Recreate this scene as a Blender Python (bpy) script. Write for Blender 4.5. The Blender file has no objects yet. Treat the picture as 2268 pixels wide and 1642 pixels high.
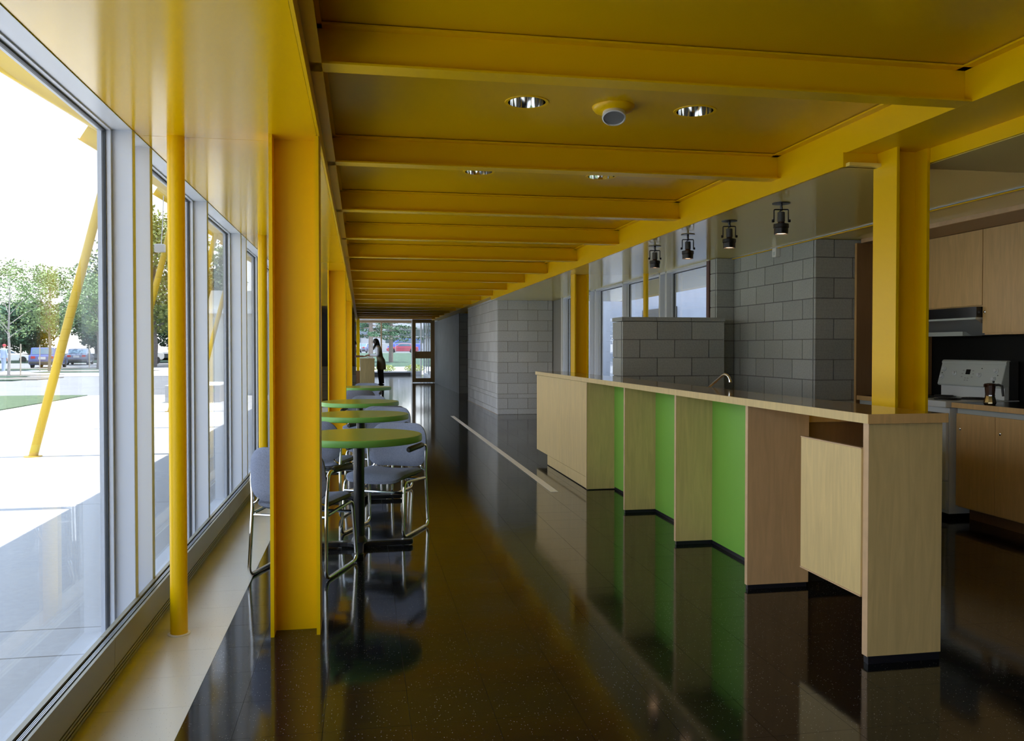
import bpy, math, random
from mathutils import Vector, Matrix
random.seed(7)
R = math.radians
sc = bpy.context.scene
col = sc.collection

# ------------------------------------------------------------------ camera, sky, sun, exposure
EYE = 1.31
F_PX = 1850.0
cam_d = bpy.data.cameras.new('camera')
cam = bpy.data.objects.new('camera', cam_d)
col.objects.link(cam)
cam.location = (0, 0, EYE)
cam.rotation_euler = (R(89.0), 0, -math.atan(333 / F_PX))
cam_d.sensor_fit = 'HORIZONTAL'
cam_d.sensor_width = 36.0
cam_d.lens = F_PX / 2268 * 36.0
cam_d.shift_y = -15.7 / 2268
cam_d.clip_end = 500
sc.camera = cam

vs = sc.view_settings
vs.view_transform = 'Standard'
vs.look = 'None'
vs.gamma = 1.0
vs.use_curve_mapping = False
vs.exposure = 1.7
try:
    sc.cycles.max_bounces = 10
    sc.cycles.diffuse_bounces = 5
    sc.cycles.glossy_bounces = 5
    sc.cycles.transparent_max_bounces = 16
    sc.cycles.sample_clamp_indirect = 6.0
    sc.cycles.caustics_reflective = False
    sc.cycles.caustics_refractive = False
except Exception:
    pass

world = bpy.data.worlds.new('sky')
sc.world = world
world.use_nodes = True
nt = world.node_tree
nt.nodes.clear()
tc = nt.nodes.new('ShaderNodeTexCoord')
sep = nt.nodes.new('ShaderNodeSeparateXYZ')
ramp = nt.nodes.new('ShaderNodeValToRGB')
bg = nt.nodes.new('ShaderNodeBackground')
wo = nt.nodes.new('ShaderNodeOutputWorld')
nt.links.new(tc.outputs['Generated'], sep.inputs[0])
nt.links.new(sep.outputs['Z'], ramp.inputs[0])
ramp.color_ramp.elements[0].position = 0.0
ramp.color_ramp.elements[0].color = (0.92, 0.92, 0.93, 1)
ramp.color_ramp.elements[1].position = 0.75
ramp.color_ramp.elements[1].color = (0.50, 0.68, 1.0, 1)
nt.links.new(ramp.outputs[0], bg.inputs['Color'])
bg.inputs['Strength'].default_value = 1.0
nt.links.new(bg.outputs[0], wo.inputs['Surface'])

sun_d = bpy.data.lights.new('sun', 'SUN')
sun_d.energy = 4.0
sun_d.angle = R(0.6)
sun_d.color = (1.0, 0.97, 0.93)
sun = bpy.data.objects.new('sun', sun_d)
col.objects.link(sun)
sun.rotation_euler = Vector((0.25, 0.0, 1.0)).to_track_quat('Z', 'Y').to_euler()

# ------------------------------------------------------------------ materials
def nodes_of(name):
    m = bpy.data.materials.new(name)
    m.use_nodes = True
    t = m.node_tree
    return m, t, t.nodes['Principled BSDF']

def mat(name, c, rough=0.5, metal=0.0, spec=0.5, coat=0.0, var=0.0, scale=20.0, bump=0.0, stretch=None, rnd=0.0, emit=None, coat_rough=0.05, detail=4.0):
    m, t, b = nodes_of(name)
    b.inputs['Base Color'].default_value = (*c, 1)
    b.inputs['Roughness'].default_value = rough
    b.inputs['Metallic'].default_value = metal
    b.inputs['Specular IOR Level'].default_value = spec
    if coat:
        b.inputs['Coat Weight'].default_value = coat
        b.inputs['Coat Roughness'].default_value = coat_rough
    if emit:
        b.inputs['Emission Color'].default_value = (*emit[:3], 1)
        b.inputs['Emission Strength'].default_value = emit[3]
    if var or bump or rnd:
        co = t.nodes.new('ShaderNodeTexCoord')
        mp = t.nodes.new('ShaderNodeMapping')
        t.links.new(co.outputs['Object'], mp.inputs[0])
        if stretch:
            mp.inputs['Scale'].default_value = stretch
        n = t.nodes.new('ShaderNodeTexNoise')
        n.inputs['Scale'].default_value = scale
        n.inputs['Detail'].default_value = detail
        t.links.new(mp.outputs[0], n.inputs['Vector'])
        fac = n.outputs['Fac']
        if var or rnd:
            mr = t.nodes.new('ShaderNodeMapRange')
            mr.inputs[1].default_value = 0.3
            mr.inputs[2].default_value = 0.7
            mr.inputs[3].default_value = 1 - var
            mr.inputs[4].default_value = 1 + var
            t.links.new(fac, mr.inputs[0])
            val = mr.outputs[0]
            if rnd:
                oi = t.nodes.new('ShaderNodeObjectInfo')
                m2 = t.nodes.new('ShaderNodeMapRange')
                m2.inputs[3].default_value = 1 - rnd
                m2.inputs[4].default_value = 1 + rnd
                t.links.new(oi.outputs['Random'], m2.inputs[0])
                mu = t.nodes.new('ShaderNodeMath')
                mu.operation = 'MULTIPLY'
                t.links.new(val, mu.inputs[0])
                t.links.new(m2.outputs[0], mu.inputs[1])
                val = mu.outputs[0]
            vm = t.nodes.new('ShaderNodeVectorMath')
            vm.operation = 'SCALE'
            vm.inputs[0].default_value = c
            t.links.new(val, vm.inputs['Scale'])
            t.links.new(vm.outputs[0], b.inputs['Base Color'])
        if bump:
            bp = t.nodes.new('ShaderNodeBump')
            bp.inputs['Strength'].default_value = bump
            bp.inputs['Distance'].default_value = 0.01
            t.links.new(fac, bp.inputs['Height'])
            t.links.new(bp.outputs[0], b.inputs['Normal'])
    return m

def wood(name, c, rough=0.35, stretch=(9, 9, 0.9), amt=0.085, coat=0.0, rnd=0.03):
    m = mat(name, c, rough, var=amt, scale=3.0, stretch=stretch, rnd=rnd, coat=coat, detail=7)
    t = m.node_tree
    n = [x for x in t.nodes if x.type == 'TEX_NOISE'][0]
    n.inputs['Distortion'].default_value = 1.3
    return m

def glass(name, tint=(0.978, 0.99, 0.988), refl=1.0):
    """clear pane: mirror reflection by the angle of view over straight transmission"""
    m = bpy.data.materials.new(name)
    m.use_nodes = True
    t = m.node_tree
    t.nodes.clear()
    out = t.nodes.new('ShaderNodeOutputMaterial')
    mix = t.nodes.new('ShaderNodeMixShader')
    tr = t.nodes.new('ShaderNodeBsdfTransparent')
    tr.inputs[0].default_value = (*tint, 1)
    gl = t.nodes.new('ShaderNodeBsdfGlossy')
    gl.inputs['Roughness'].default_value = 0.0
    geo = t.nodes.new('ShaderNodeNewGeometry')
    dot = t.nodes.new('ShaderNodeVectorMath')
    dot.operation = 'DOT_PRODUCT'
    t.links.new(geo.outputs['Normal'], dot.inputs[0])
    t.links.new(geo.outputs['Incoming'], dot.inputs[1])
    ab = t.nodes.new('ShaderNodeMath'); ab.operation = 'ABSOLUTE'
    t.links.new(dot.outputs['Value'], ab.inputs[0])
    om = t.nodes.new('ShaderNodeMath'); om.operation = 'SUBTRACT'; om.inputs[0].default_value = 1.0
    t.links.new(ab.outputs[0], om.inputs[1])
    pw = t.nodes.new('ShaderNodeMath'); pw.operation = 'POWER'; pw.inputs[1].default_value = 5.0
    t.links.new(om.outputs[0], pw.inputs[0])
    mm = t.nodes.new('ShaderNodeMath'); mm.operation = 'MULTIPLY_ADD'
    mm.inputs[1].default_value = 0.96 * refl; mm.inputs[2].default_value = 0.04 * refl
    t.links.new(pw.outputs[0], mm.inputs[0])
    t.links.new(mm.outputs[0], mix.inputs[0])
    t.links.new(tr.outputs[0], mix.inputs[1])
    t.links.new(gl.outputs[0], mix.inputs[2])
    t.links.new(mix.outputs[0], out.inputs[0])
    return m

def speckled(name, base, speck, rough, thresh, scale, mottling=0.1, coat=0.0, bump=0.0):
    m, t, b = nodes_of(name)
    b.inputs['Roughness'].default_value = rough
    co = t.nodes.new('ShaderNodeTexCoord')
    geo = t.nodes.new('ShaderNodeNewGeometry')
    vo = t.nodes.new('ShaderNodeTexVoronoi')
    vo.inputs['Scale'].default_value = scale
    t.links.new(geo.outputs['Position'], vo.inputs['Vector'])
    lt = t.nodes.new('ShaderNodeMath'); lt.operation = 'LESS_THAN'; lt.inputs[1].default_value = thresh
    t.links.new(vo.outputs['Distance'], lt.inputs[0])
    sepc = t.nodes.new('ShaderNodeSeparateColor')
    t.links.new(vo.outputs['Color'], sepc.inputs[0])
    gt = t.nodes.new('ShaderNodeMath'); gt.operation = 'GREATER_THAN'; gt.inputs[1].default_value = 0.5
    t.links.new(sepc.outputs[0], gt.inputs[0])
    mu = t.nodes.new('ShaderNodeMath'); mu.operation = 'MULTIPLY'
    t.links.new(lt.outputs[0], mu.inputs[0]); t.links.new(gt.outputs[0], mu.inputs[1])
    mx = t.nodes.new('ShaderNodeMix'); mx.data_type = 'RGBA'
    mx.inputs[6].default_value = (*base, 1)
    mx.inputs[7].default_value = (*speck, 1)
    t.links.new(mu.outputs[0], mx.inputs[0])
    t.links.new(mx.outputs[2], b.inputs['Base Color'])
    if bump:
        n = t.nodes.new('ShaderNodeTexNoise')
        n.inputs['Scale'].default_value = 7.0
        n.inputs['Detail'].default_value = 2.0
        t.links.new(geo.outputs['Position'], n.inputs['Vector'])
        bp = t.nodes.new('ShaderNodeBump')
        bp.inputs['Strength'].default_value = bump
        bp.inputs['Distance'].default_value = 0.003
        t.links.new(n.outputs['Fac'], bp.inputs['Height'])
        t.links.new(bp.outputs[0], b.inputs['Normal'])
    return m

M = {}
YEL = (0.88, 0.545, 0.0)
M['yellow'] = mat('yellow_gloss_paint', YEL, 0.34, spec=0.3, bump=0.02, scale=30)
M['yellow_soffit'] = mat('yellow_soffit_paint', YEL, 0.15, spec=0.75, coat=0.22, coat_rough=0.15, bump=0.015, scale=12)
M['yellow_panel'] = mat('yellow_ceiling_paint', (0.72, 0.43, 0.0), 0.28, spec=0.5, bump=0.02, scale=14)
M['yellow_out'] = mat('yellow_outdoor_paint', (0.55, 0.36, 0.02), 0.4)
M['olive'] = mat('olive_ceiling_paint', (0.92, 0.74, 0.17), 0.12, spec=0.5, bump=0.01, scale=6)
M['olive_dull'] = mat('dull_olive_ceiling_paint', (0.70, 0.55, 0.14), 0.35, spec=0.4)
M['black_floor'] = speckled('black_speckled_tile', (0.007, 0.007, 0.007), (0.36, 0.36, 0.33), 0.085, 0.13, 95.0, bump=0.10)
M['black_line'] = mat('tile_joint', (0.05, 0.05, 0.045), 0.5)
M['cream_floor'] = speckled('cream_speckled_tile', (0.80, 0.74, 0.61), (0.45, 0.38, 0.28), 0.24, 0.12, 90.0, bump=0.12)
M['white_inlay'] = mat('pale_inlay', (0.85, 0.83, 0.80), 0.35)
M['alu'] = mat('painted_window_frame', (0.70, 0.74, 0.82), 0.35, spec=0.5)
M['gasket'] = mat('dark_gasket', (0.03, 0.035, 0.04), 0.5)
M['glass'] = glass('window_glass')
M['heater'] = mat('heater_enamel', (0.30, 0.29, 0.22), 0.35)
M['heater_dark'] = mat('heater_slot_dark', (0.05, 0.04, 0.02), 0.6)
M['heater_bar'] = mat('heater_bar_metal', (0.62, 0.64, 0.70), 0.3, metal=0.6)
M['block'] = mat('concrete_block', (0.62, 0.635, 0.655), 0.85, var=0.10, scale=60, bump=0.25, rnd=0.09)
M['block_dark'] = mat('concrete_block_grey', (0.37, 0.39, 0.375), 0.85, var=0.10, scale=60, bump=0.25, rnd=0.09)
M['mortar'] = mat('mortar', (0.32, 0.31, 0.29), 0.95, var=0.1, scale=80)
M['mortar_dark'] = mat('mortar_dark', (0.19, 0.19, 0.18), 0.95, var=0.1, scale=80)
M['concrete'] = mat('smooth_concrete', (0.13, 0.145, 0.15), 0.7, var=0.10, scale=3)
M['maple'] = wood('maple_veneer', (0.70, 0.53, 0.24), 0.38)
M['maple_warm'] = wood('maple_veneer_warm', (0.68, 0.44, 0.22), 0.38)
M['maple_edge'] = wood('maple_edge', (0.62, 0.42, 0.24), 0.4, stretch=(3, 3, 3))
M['maple_top'] = wood('varnished_maple_top', (0.36, 0.25, 0.11), 0.10, stretch=(9, 0.9, 9), coat=0.3)
M['maple_dark'] = wood('cupboard_maple', (0.72, 0.46, 0.19), 0.35)
M['maple_brown'] = wood('brown_cupboard_maple', (0.26, 0.14, 0.06), 0.35)
M['green'] = mat('green_laminate', (0.20, 0.47, 0.06), 0.45, var=0.03, scale=4)
M['green_edge'] = mat('green_table_edge', (0.17, 0.42, 0.08), 0.35)
M['green_top'] = mat('green_table_top', (0.27, 0.35, 0.05), 0.22)
M['black_base'] = mat('black_plinth', (0.012, 0.012, 0.018), 0.4)
M['black_paint'] = mat('black_enamel', (0.012, 0.013, 0.016), 0.25)
M['black_wall'] = mat('black_backsplash', (0.006, 0.006, 0.005), 0.6, spec=0.2)
M['fabric'] = mat('blue_grey_upholstery', (0.24, 0.27, 0.36), 0.95, spec=0.1, var=0.18, scale=180, bump=0.3)
M['satin'] = mat('satin_chrome', (0.9, 0.89, 0.86), 0.28, metal=1.0)
M['chrome'] = mat('chrome', (0.80, 0.80, 0.78), 0.08, metal=1.0)
M['plastic_black'] = mat('black_plastic', (0.02, 0.02, 0.018), 0.45)
M['steel_mirror'] = mat('downlight_reflector', (0.85, 0.86, 0.86), 0.06, metal=1.0)
M['white_enamel'] = mat('white_enamel', (0.70, 0.74, 0.76), 0.25)
M['white_panel'] = mat('pale_control_panel', (0.55, 0.60, 0.58), 0.35)
M['white_plain'] = mat('white_paint', (0.78, 0.78, 0.76), 0.5)
M['dark_grey'] = mat('dark_grey_metal', (0.05, 0.05, 0.05), 0.4)
M['grey_metal'] = mat('grey_metal', (0.35, 0.36, 0.37), 0.35, metal=0.5)
M['coil'] = mat('burner_coil', (0.015, 0.012, 0.01), 0.5)
M['lamp_glow'] = mat('lamp_glow', (1, 0.8, 0.6), 0.5, emit=(1.0, 0.62, 0.35, 1.6))
M['dark_red'] = mat('dark_red_frame', (0.10, 0.035, 0.035), 0.4)
M['brown_wood'] = wood('brown_door_wood', (0.30, 0.19, 0.08), 0.4)
M['unlit_interior'] = mat('unlit_interior_tone', (0.05, 0.04, 0.025), 0.8)  # darkness of unlit rooms put into the wall colour
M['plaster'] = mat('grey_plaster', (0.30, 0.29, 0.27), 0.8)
M['brass'] = mat('polished_steel_warm', (0.75, 0.62, 0.35), 0.12, metal=1.0)
M['bronze'] = mat('dark_brown_metal', (0.07, 0.03, 0.015), 0.25)
M['paving'] = mat('pale_concrete_paving', (0.50, 0.49, 0.48), 0.85, var=0.05, scale=25)
M['paving_joint'] = mat('paving_joint', (0.18, 0.19, 0.20), 0.9)
M['asphalt'] = mat('pale_asphalt', (0.19, 0.19, 0.195), 0.9, var=0.08, scale=0.8)
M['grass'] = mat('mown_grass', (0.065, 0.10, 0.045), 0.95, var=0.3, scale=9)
M['grass_far'] = mat('dark_grass', (0.022, 0.055, 0.030), 0.95, var=0.35, scale=2)  # darker green for the strips, the bank and the far lawn
M['mulch'] = mat('pale_mulch', (0.15, 0.135, 0.115), 0.95, var=0.15, scale=5)
M['bark'] = mat('grey_bark', (0.20, 0.17, 0.15), 0.9, var=0.25, scale=18)
M['bark_pale'] = mat('pale_bark', (0.40, 0.37, 0.35), 0.9, var=0.2, scale=18)
M['leaf_light'] = mat('light_green_leaves', (0.17, 0.26, 0.10), 0.7, rnd=0.0, var=0.35, scale=1.5)
M['leaf_mid'] = mat('green_leaves', (0.07, 0.13, 0.055), 0.7, var=0.4, scale=1.2)
M['leaf_dark'] = mat('dark_green_leaves', (0.04, 0.10, 0.05), 0.8, var=0.4, scale=0.8)
M['leaf_yellow'] = mat('yellow_green_leaves', (0.22, 0.26, 0.07), 0.7, var=0.35, scale=1.5)
M['stake'] = mat('pale_timber', (0.50, 0.42, 0.33), 0.8)
M['car_blue'] = mat('blue_car_paint', (0.06, 0.09, 0.28), 0.25, coat=0.6)
M['car_blue_light'] = mat('bright_blue_car_paint', (0.08, 0.13, 0.50), 0.25, coat=0.6)
M['car_grey'] = mat('grey_car_paint', (0.16, 0.18, 0.26), 0.25, coat=0.6)
M['car_red'] = mat('red_car_paint', (0.32, 0.04, 0.07), 0.25, coat=0.6)
M['car_white'] = mat('white_car_paint', (0.7, 0.7, 0.7), 0.3, coat=0.5)
M['car_glass'] = mat('car_glass', (0.10, 0.16, 0.22), 0.08)
M['tyre'] = mat('tyre_rubber', (0.02, 0.02, 0.02), 0.8)
M['tail_light'] = mat('red_tail_light', (0.5, 0.03, 0.03), 0.3)
M['plate'] = mat('pale_plate', (0.6, 0.6, 0.62), 0.5)
M['siding'] = mat('blue_grey_siding', (0.42, 0.46, 0.54), 0.7, var=0.06, scale=2)
M['bldg_white'] = mat('white_wall_paint', (0.42, 0.43, 0.44), 0.8)
M['bldg_blue'] = mat('pale_blue_wall', (0.18, 0.215, 0.25), 0.8)
M['dark_glass'] = mat('dark_window_glass', (0.05, 0.08, 0.08), 0.1)
M['wing_grey'] = mat('wing_cladding', (0.55, 0.55, 0.50), 0.6, var=0.04, scale=2)
M['skin'] = mat('skin', (0.42, 0.22, 0.15), 0.6)
M['hair'] = mat('dark_hair', (0.015, 0.010, 0.008), 0.5, var=0.3, scale=60)
M['blouse'] = mat('pale_blue_blouse', (0.78, 0.82, 0.92), 0.85)
M['tunic'] = mat('khaki_tunic', (0.32, 0.28, 0.17), 0.9)
M['trousers'] = mat('dark_trousers', (0.06, 0.052, 0.04), 0.9)
M['cap_red'] = mat('red_cap', (0.62, 0.05, 0.07), 0.8)
M['denim'] = mat('pale_denim', (0.30, 0.38, 0.52), 0.9)
M['jacket'] = mat('dark_jacket', (0.03, 0.028, 0.025), 0.9)

# ------------------------------------------------------------------ mesh helpers
class MB:
    def __init__(s):
        s.v, s.f, s.mi = [], [], []
    def add(s, vs, fs, mi=0):
        o = len(s.v)
        s.v += [tuple(v) for v in vs]
        for f in fs:
            s.f.append(tuple(i + o for i in f)); s.mi.append(mi)
        return s
    def box(s, x0, x1, y0, y1, z0, z1, mi=0):
        vs = [(x, y, z) for z in (z0, z1) for y in (y0, y1) for x in (x0, x1)]
        return s.add(vs, [(0, 2, 3, 1), (4, 5, 7, 6), (0, 1, 5, 4), (2, 6, 7, 3), (0, 4, 6, 2), (1, 3, 7, 5)], mi)
    def tube(s, pts, r, n=8, mi=0, cap=True):
        pts = [Vector(p) for p in pts]
        k = len(pts)
        rr = r if isinstance(r, (list, tuple)) else [r] * k
        vs, fs = [], []
        t0 = (pts[1] - pts[0]).normalized()
        ref = Vector((0, 0, 1)) if abs(t0.z) < 0.9 else Vector((1, 0, 0))
        nrm = t0.cross(ref).normalized()
        for i in range(k):
            if i == 0: t = t0
            elif i == k - 1: t = (pts[i] - pts[i - 1]).normalized()
            else:
                t = ((pts[i] - pts[i - 1]).normalized() + (pts[i + 1] - pts[i]).normalized())
                t = t.normalized() if t.length > 1e-6 else (pts[i] - pts[i - 1]).normalized()
            nrm = (nrm - t * nrm.dot(t)).normalized()
            b = t.cross(nrm)
            for j in range(n):
                a = 2 * math.pi * j / n
                vs.append(pts[i] + (nrm * math.cos(a) + b * math.sin(a)) * rr[i])
        for i in range(k - 1):
            for j in range(n):
                j2 = (j + 1) % n
                fs.append((i * n + j, i * n + j2, (i + 1) * n + j2, (i + 1) * n + j))
        if cap:
            fs.append(tuple(range(n - 1, -1, -1)))
            fs.append(tuple((k - 1) * n + j for j in range(n)))
        return s.add(vs, fs, mi)
    def lathe(s, prof, n=24, c=(0, 0, 0), mat3=None, mi=0, close=True):
        vs, fs = [], []
        for (r, z) in prof:
            for j in range(n):
                a = 2 * math.pi * j / n
                p = Vector((r * math.cos(a), r * math.sin(a), z))
                if mat3: p = mat3 @ p
                vs.append(p + Vector(c))
        k = len(prof)
        for i in range(k - 1):
            for j in range(n):
                j2 = (j + 1) % n
                fs.append((i * n + j, i * n + j2, (i + 1) * n + j2, (i + 1) * n + j))
        if close:
            if prof[0][0] > 1e-5: fs.append(tuple(range(n - 1, -1, -1)))
            if prof[-1][0] > 1e-5: fs.append(tuple((k - 1) * n + j for j in range(n)))
        return s.add(vs, fs, mi)
    def prism(s, poly, axis, a0, a1, mi=0):
        n = len(poly)
        def pt(p, a):
            return {'x': (a, p[0], p[1]), 'y': (p[0], a, p[1]), 'z': (p[0], p[1], a)}[axis]
        vs = [pt(p, a0) for p in poly] + [pt(p, a1) for p in poly]
        fs = [tuple(range(n - 1, -1, -1)), tuple(range(n, 2 * n))]
        for i in range(n):
            j = (i + 1) % n
            fs.append((i, j, n + j, n + i))
        return s.add(vs, fs, mi)
    def mesh(s, name, m, smooth=False):
        me = bpy.data.meshes.new(name)
        me.from_pydata(s.v, [], s.f)
        for mm in (m if isinstance(m, (list, tuple)) else [m]):
            me.materials.append(M[mm] if isinstance(mm, str) else mm)
        if any(s.mi):
            me.polygons.foreach_set('material_index', s.mi)
        if smooth:
            me.polygons.foreach_set('use_smooth', [True] * len(me.polygons))
        import bmesh
        bm = bmesh.new(); bm.from_mesh(me)
        bmesh.ops.recalc_face_normals(bm, faces=bm.faces)
        bm.to_mesh(me); bm.free()
        if smooth:
            try: me.set_sharp_from_angle(angle=R(40))
            except Exception: pass
        return me
    def build(s, name, m, parent=None, smooth=False, bevel=0.0, kind=None, label=None, loc=None, seg=2):
        ob = bpy.data.objects.new(name, s.mesh(name, m, smooth))
        col.objects.link(ob)
        if parent: ob.parent = parent
        if loc: ob.location = loc
        if bevel:
            md = ob.modifiers.new('bevel', 'BEVEL')
            md.width = bevel; md.segments = seg; md.limit_method = 'ANGLE'; md.angle_limit = R(40)
        if kind: ob['kind'] = kind
        if label: ob['label'] = label
        return ob

def link_mesh(name, me, parent=None, loc=(0, 0, 0), rotz=0.0, kind=None):
    o = bpy.data.objects.new(name, me)
    col.objects.link(o)
    o.location = loc
    if rotz: o.rotation_euler = (0, 0, rotz)
    if parent: o.parent = parent
    if kind: o['kind'] = kind
    return o

def tag(o, label, cat, group=None):
    o['label'] = label; o['category'] = cat
    if group: o['group'] = group
    return o

def thing(name, label, cat, loc=(0, 0, 0), rotz=0.0, group=None):
    o = bpy.data.objects.new(name, None)
    o.empty_display_size = 0.1
    col.objects.link(o)
    o.location = loc; o.rotation_euler = (0, 0, rotz)
    return tag(o, label, cat, group)

def struct_empty(name, label=None):
    o = bpy.data.objects.new(name, None)
    o.empty_display_size = 0.1
    col.objects.link(o)
    o['kind'] = 'structure'
    if label: o['label'] = label
    return o

def struct(name, mb, m, parent=None, label=None, **k):
    return mb.build(name, m, parent, kind=None if parent else 'structure', label=label, **k)

def kids(o):
    return list(o.children)

def dup(o, loc, rotz, label=None, parent=None):
    c = o.copy(); col.objects.link(c)
    c.location = loc; c.rotation_euler = (0, 0, rotz)
    if label: c['label'] = label
    for ch in kids(o):
        d = ch.copy(); col.objects.link(d); d.parent = c
        for g in kids(ch):
            e = g.copy(); col.objects.link(e); e.parent = d
    return c

def box(x0, x1, y0, y1, z0, z1):
    return MB().box(x0, x1, y0, y1, z0, z1)

def i_poly(w, h, tf, tw, cx=0.0, cy=0.0):
    """I section, flanges across the first axis at both ends of the second"""
    a, b = w / 2, h / 2
    p = [(-a, -b), (a, -b), (a, -b + tf), (tw / 2, -b + tf), (tw / 2, b - tf), (a, b - tf), (a, b), (-a, b), (-a, b - tf), (-tw / 2, b - tf), (-tw / 2, -b + tf), (-a, -b + tf)]
    return [(x + cx, y + cy) for x, y in p]

ORD = ['first', 'second', 'third', 'fourth', 'fifth', 'sixth', 'seventh', 'eighth', 'ninth', 'tenth', 'eleventh', 'twelfth', 'thirteenth', 'fourteenth', 'fifteenth', 'sixteenth', 'seventeenth', 'eighteenth', 'nineteenth', 'twentieth']

# ------------------------------------------------------------------ levels
CZ = 2.275      # soffits
BZ = 2.35       # underside of the beams
PZ = 2.50       # ceiling panel
XL, XR = -0.185, 2.53   # webs of the left and right edge beams

# ------------------------------------------------------------------ floor
floor = struct('floor', box(-1.06, 5.30, -4.2, 42.3, -0.16, -0.005), 'black_line', label='black speckled tile floor with a cream border')
T = 0.30
tile_meshes = {}
def tile_mesh(w, d, m, key):
    k = (round(w, 3), round(d, 3), key)
    if k not in tile_meshes:
        g = 0.0006
        tile_meshes[k] = MB().box(-w / 2 + g, w / 2 - g, -d / 2 + g, d / 2 - g, -0.005, 0.0).mesh('tile', m)
    return tile_meshes[k]
xs = [-0.62]
x = 0.165 - 2 * T
while x < 5.28:
    if x > -0.62: xs.append(x)
    x += T
cells = []
for i in range(len(xs) - 1):
    yy = -4.0
    while yy < 42.1:
        cells.append((xs[i], xs[i + 1], yy, yy + T)); yy += T
def in_view(c):
    cx, cy = (c[0] + c[1]) / 2, (c[2] + c[3]) / 2
    if cy < 2.55: return False
    r = cx / cy
    return -0.45 < r < 0.80
vis = [c for c in cells if in_view(c)]
vis.sort(key=lambda c: c[2] + 0.15 * abs(c[0]))
near = set(vis[:300])
rest = MB()
for c in cells:
    w = c[1] - c[0]
    if c in near:
        o = link_mesh('tile', tile_mesh(w, T, 'black_floor', 'b'), floor, ((c[0] + c[1]) / 2, (c[2] + c[3]) / 2, 0))
        o.rotation_euler = (random.uniform(-1, 1) * 0.0006, random.uniform(-1, 1) * 0.0006, 0)
    else:
        g = 0.0006
        rest.box(c[0] + g, c[1] - g, c[2] + g, c[3] - g, -0.005, 0.0)
rest.build('tile_field', 'black_floor', floor)['kind'] = 'stuff'
yy = -4.0; k = 0; restc = MB()
while yy < 42.1:
    if 2.3 < yy < 17:
        link_mesh('border_tile', tile_mesh(0.44, T, 'cream_floor', 'c'), floor, (-0.84, yy + T / 2, 0))
    else:
        restc.box(-1.06, -0.6206, yy, yy + T - 0.0012, -0.005, 0.0)
    yy += T
restc.build('border_tile_field', 'cream_floor', floor)['kind'] = 'stuff'
box(1.70, 1.77, 7.43, 16.2, 0.0, 0.0015).build('inlay_strip', 'white_inlay', floor, label='thin white line inlaid in the black floor')
box(2.650, 2.658, 16.38, 21.2, 0.0, 0.002).build('edge_strip', 'maple_dark', floor)

# ------------------------------------------------------------------ ceiling: panels, edge beams, soffits
ceiling = struct_empty('ceiling', 'yellow ceiling of painted panels between steel beams')
def panel_holes(x0, x1, y0, y1, z, holes, r):
    mb = MB(); a = r * 1.25; n = 32
    if not holes:
        return mb.box(x0, x1, y0, y1, z, z + 0.02)
    hy = holes[0][1]
    def quad(xa, xb, ya, yb):
        if xb - xa > 1e-4 and yb - ya > 1e-4:
            mb.add([(xa, ya, z), (xb, ya, z), (xb, yb, z), (xa, yb, z)], [(0, 1, 2, 3)])
    quad(x0, x1, y0, hy - a); quad(x0, x1, hy + a, y1)
    px = x0
    for (hx, _) in sorted(holes):
        quad(px, hx - a, hy - a, hy + a); px = hx + a
        vs, fs = [], []
        for j in range(n):
            t = 2 * math.pi * j / n
            c, s = math.cos(t), math.sin(t)
            m = max(abs(c), abs(s))
            vs.append((hx + r * c, hy + r * s, z)); vs.append((hx + a * c / m, hy + a * s / m, z))
        for j in range(n):
            q = (j + 1) % n
            fs.append((2 * j, 2 * j + 1, 2 * q + 1, 2 * q))
        mb.add(vs, fs)
    quad(px, x1, hy - a, hy + a)
    return mb
BEAMS = [3.18 + 1.627 * k for k in range(-4, 17)]
DL = {3.985: [0.79, 1.65], 5.60: [0.78, 1.635]}
edges = [-4.2] + BEAMS + [30.6]
for i in range(len(edges) - 1):
    y0, y1 = edges[i], edges[i + 1]
    hs = [(hx, hy) for hy in DL for hx in DL[hy] if y0 < hy < y1]
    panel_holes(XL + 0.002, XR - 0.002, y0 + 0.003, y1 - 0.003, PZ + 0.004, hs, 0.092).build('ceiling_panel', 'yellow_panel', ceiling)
# left and right edge beams
lb = MB().prism([(XL - 0.012, BZ - 0.075), (XL, BZ - 0.075), (XL, BZ), (XL + 0.045, BZ), (XL + 0.045, BZ + 0.008), (XL, BZ + 0.008), (XL, PZ - 0.008), (XL + 0.045, PZ - 0.008), (XL + 0.045, PZ), (XL - 0.012, PZ)], 'y', -4.2, 30.6)
o = lb.build('edge_beam', 'yellow'); tag(o, 'long yellow steel edge beam running above the left columns', 'beam', 'edge beams along the ceiling'); o['kind'] = 'structure'
rb = MB().prism([(XR - 0.045, PZ - 0.008), (XR, PZ - 0.008), (XR, BZ), (2.91, BZ), (2.91, BZ + 0.012), (XR + 0.012, BZ + 0.012), (XR + 0.012, PZ), (XR - 0.045, PZ)], 'y', -4.2, 30.6)
o = rb.build('edge_beam', 'yellow'); tag(o, 'long yellow steel edge beam running above the plywood bar', 'beam', 'edge beams along the ceiling'); o['kind'] = 'structure'
# cross beams
beam_me = MB().prism(i_poly(0.10, PZ - BZ, 0.008, 0.008, 0, (BZ + PZ) / 2), 'x', XL + 0.001, XR - 0.001).mesh('ceiling_beam', 'yellow')
n = 0
for y in BEAMS:
    if y < 3: continue
    o = link_mesh('ceiling_beam', beam_me, None, (0, y, 0))
    if y > 3: n += 1
    if n == 0: lab = 'yellow steel cross beam overhead nearer than the first one in view'
    else: lab = 'yellow steel beam across the ceiling, %s from the viewer' % ORD[n - 1]
    tag(o, lab, 'beam', 'cross beams under the yellow ceiling')
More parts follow.
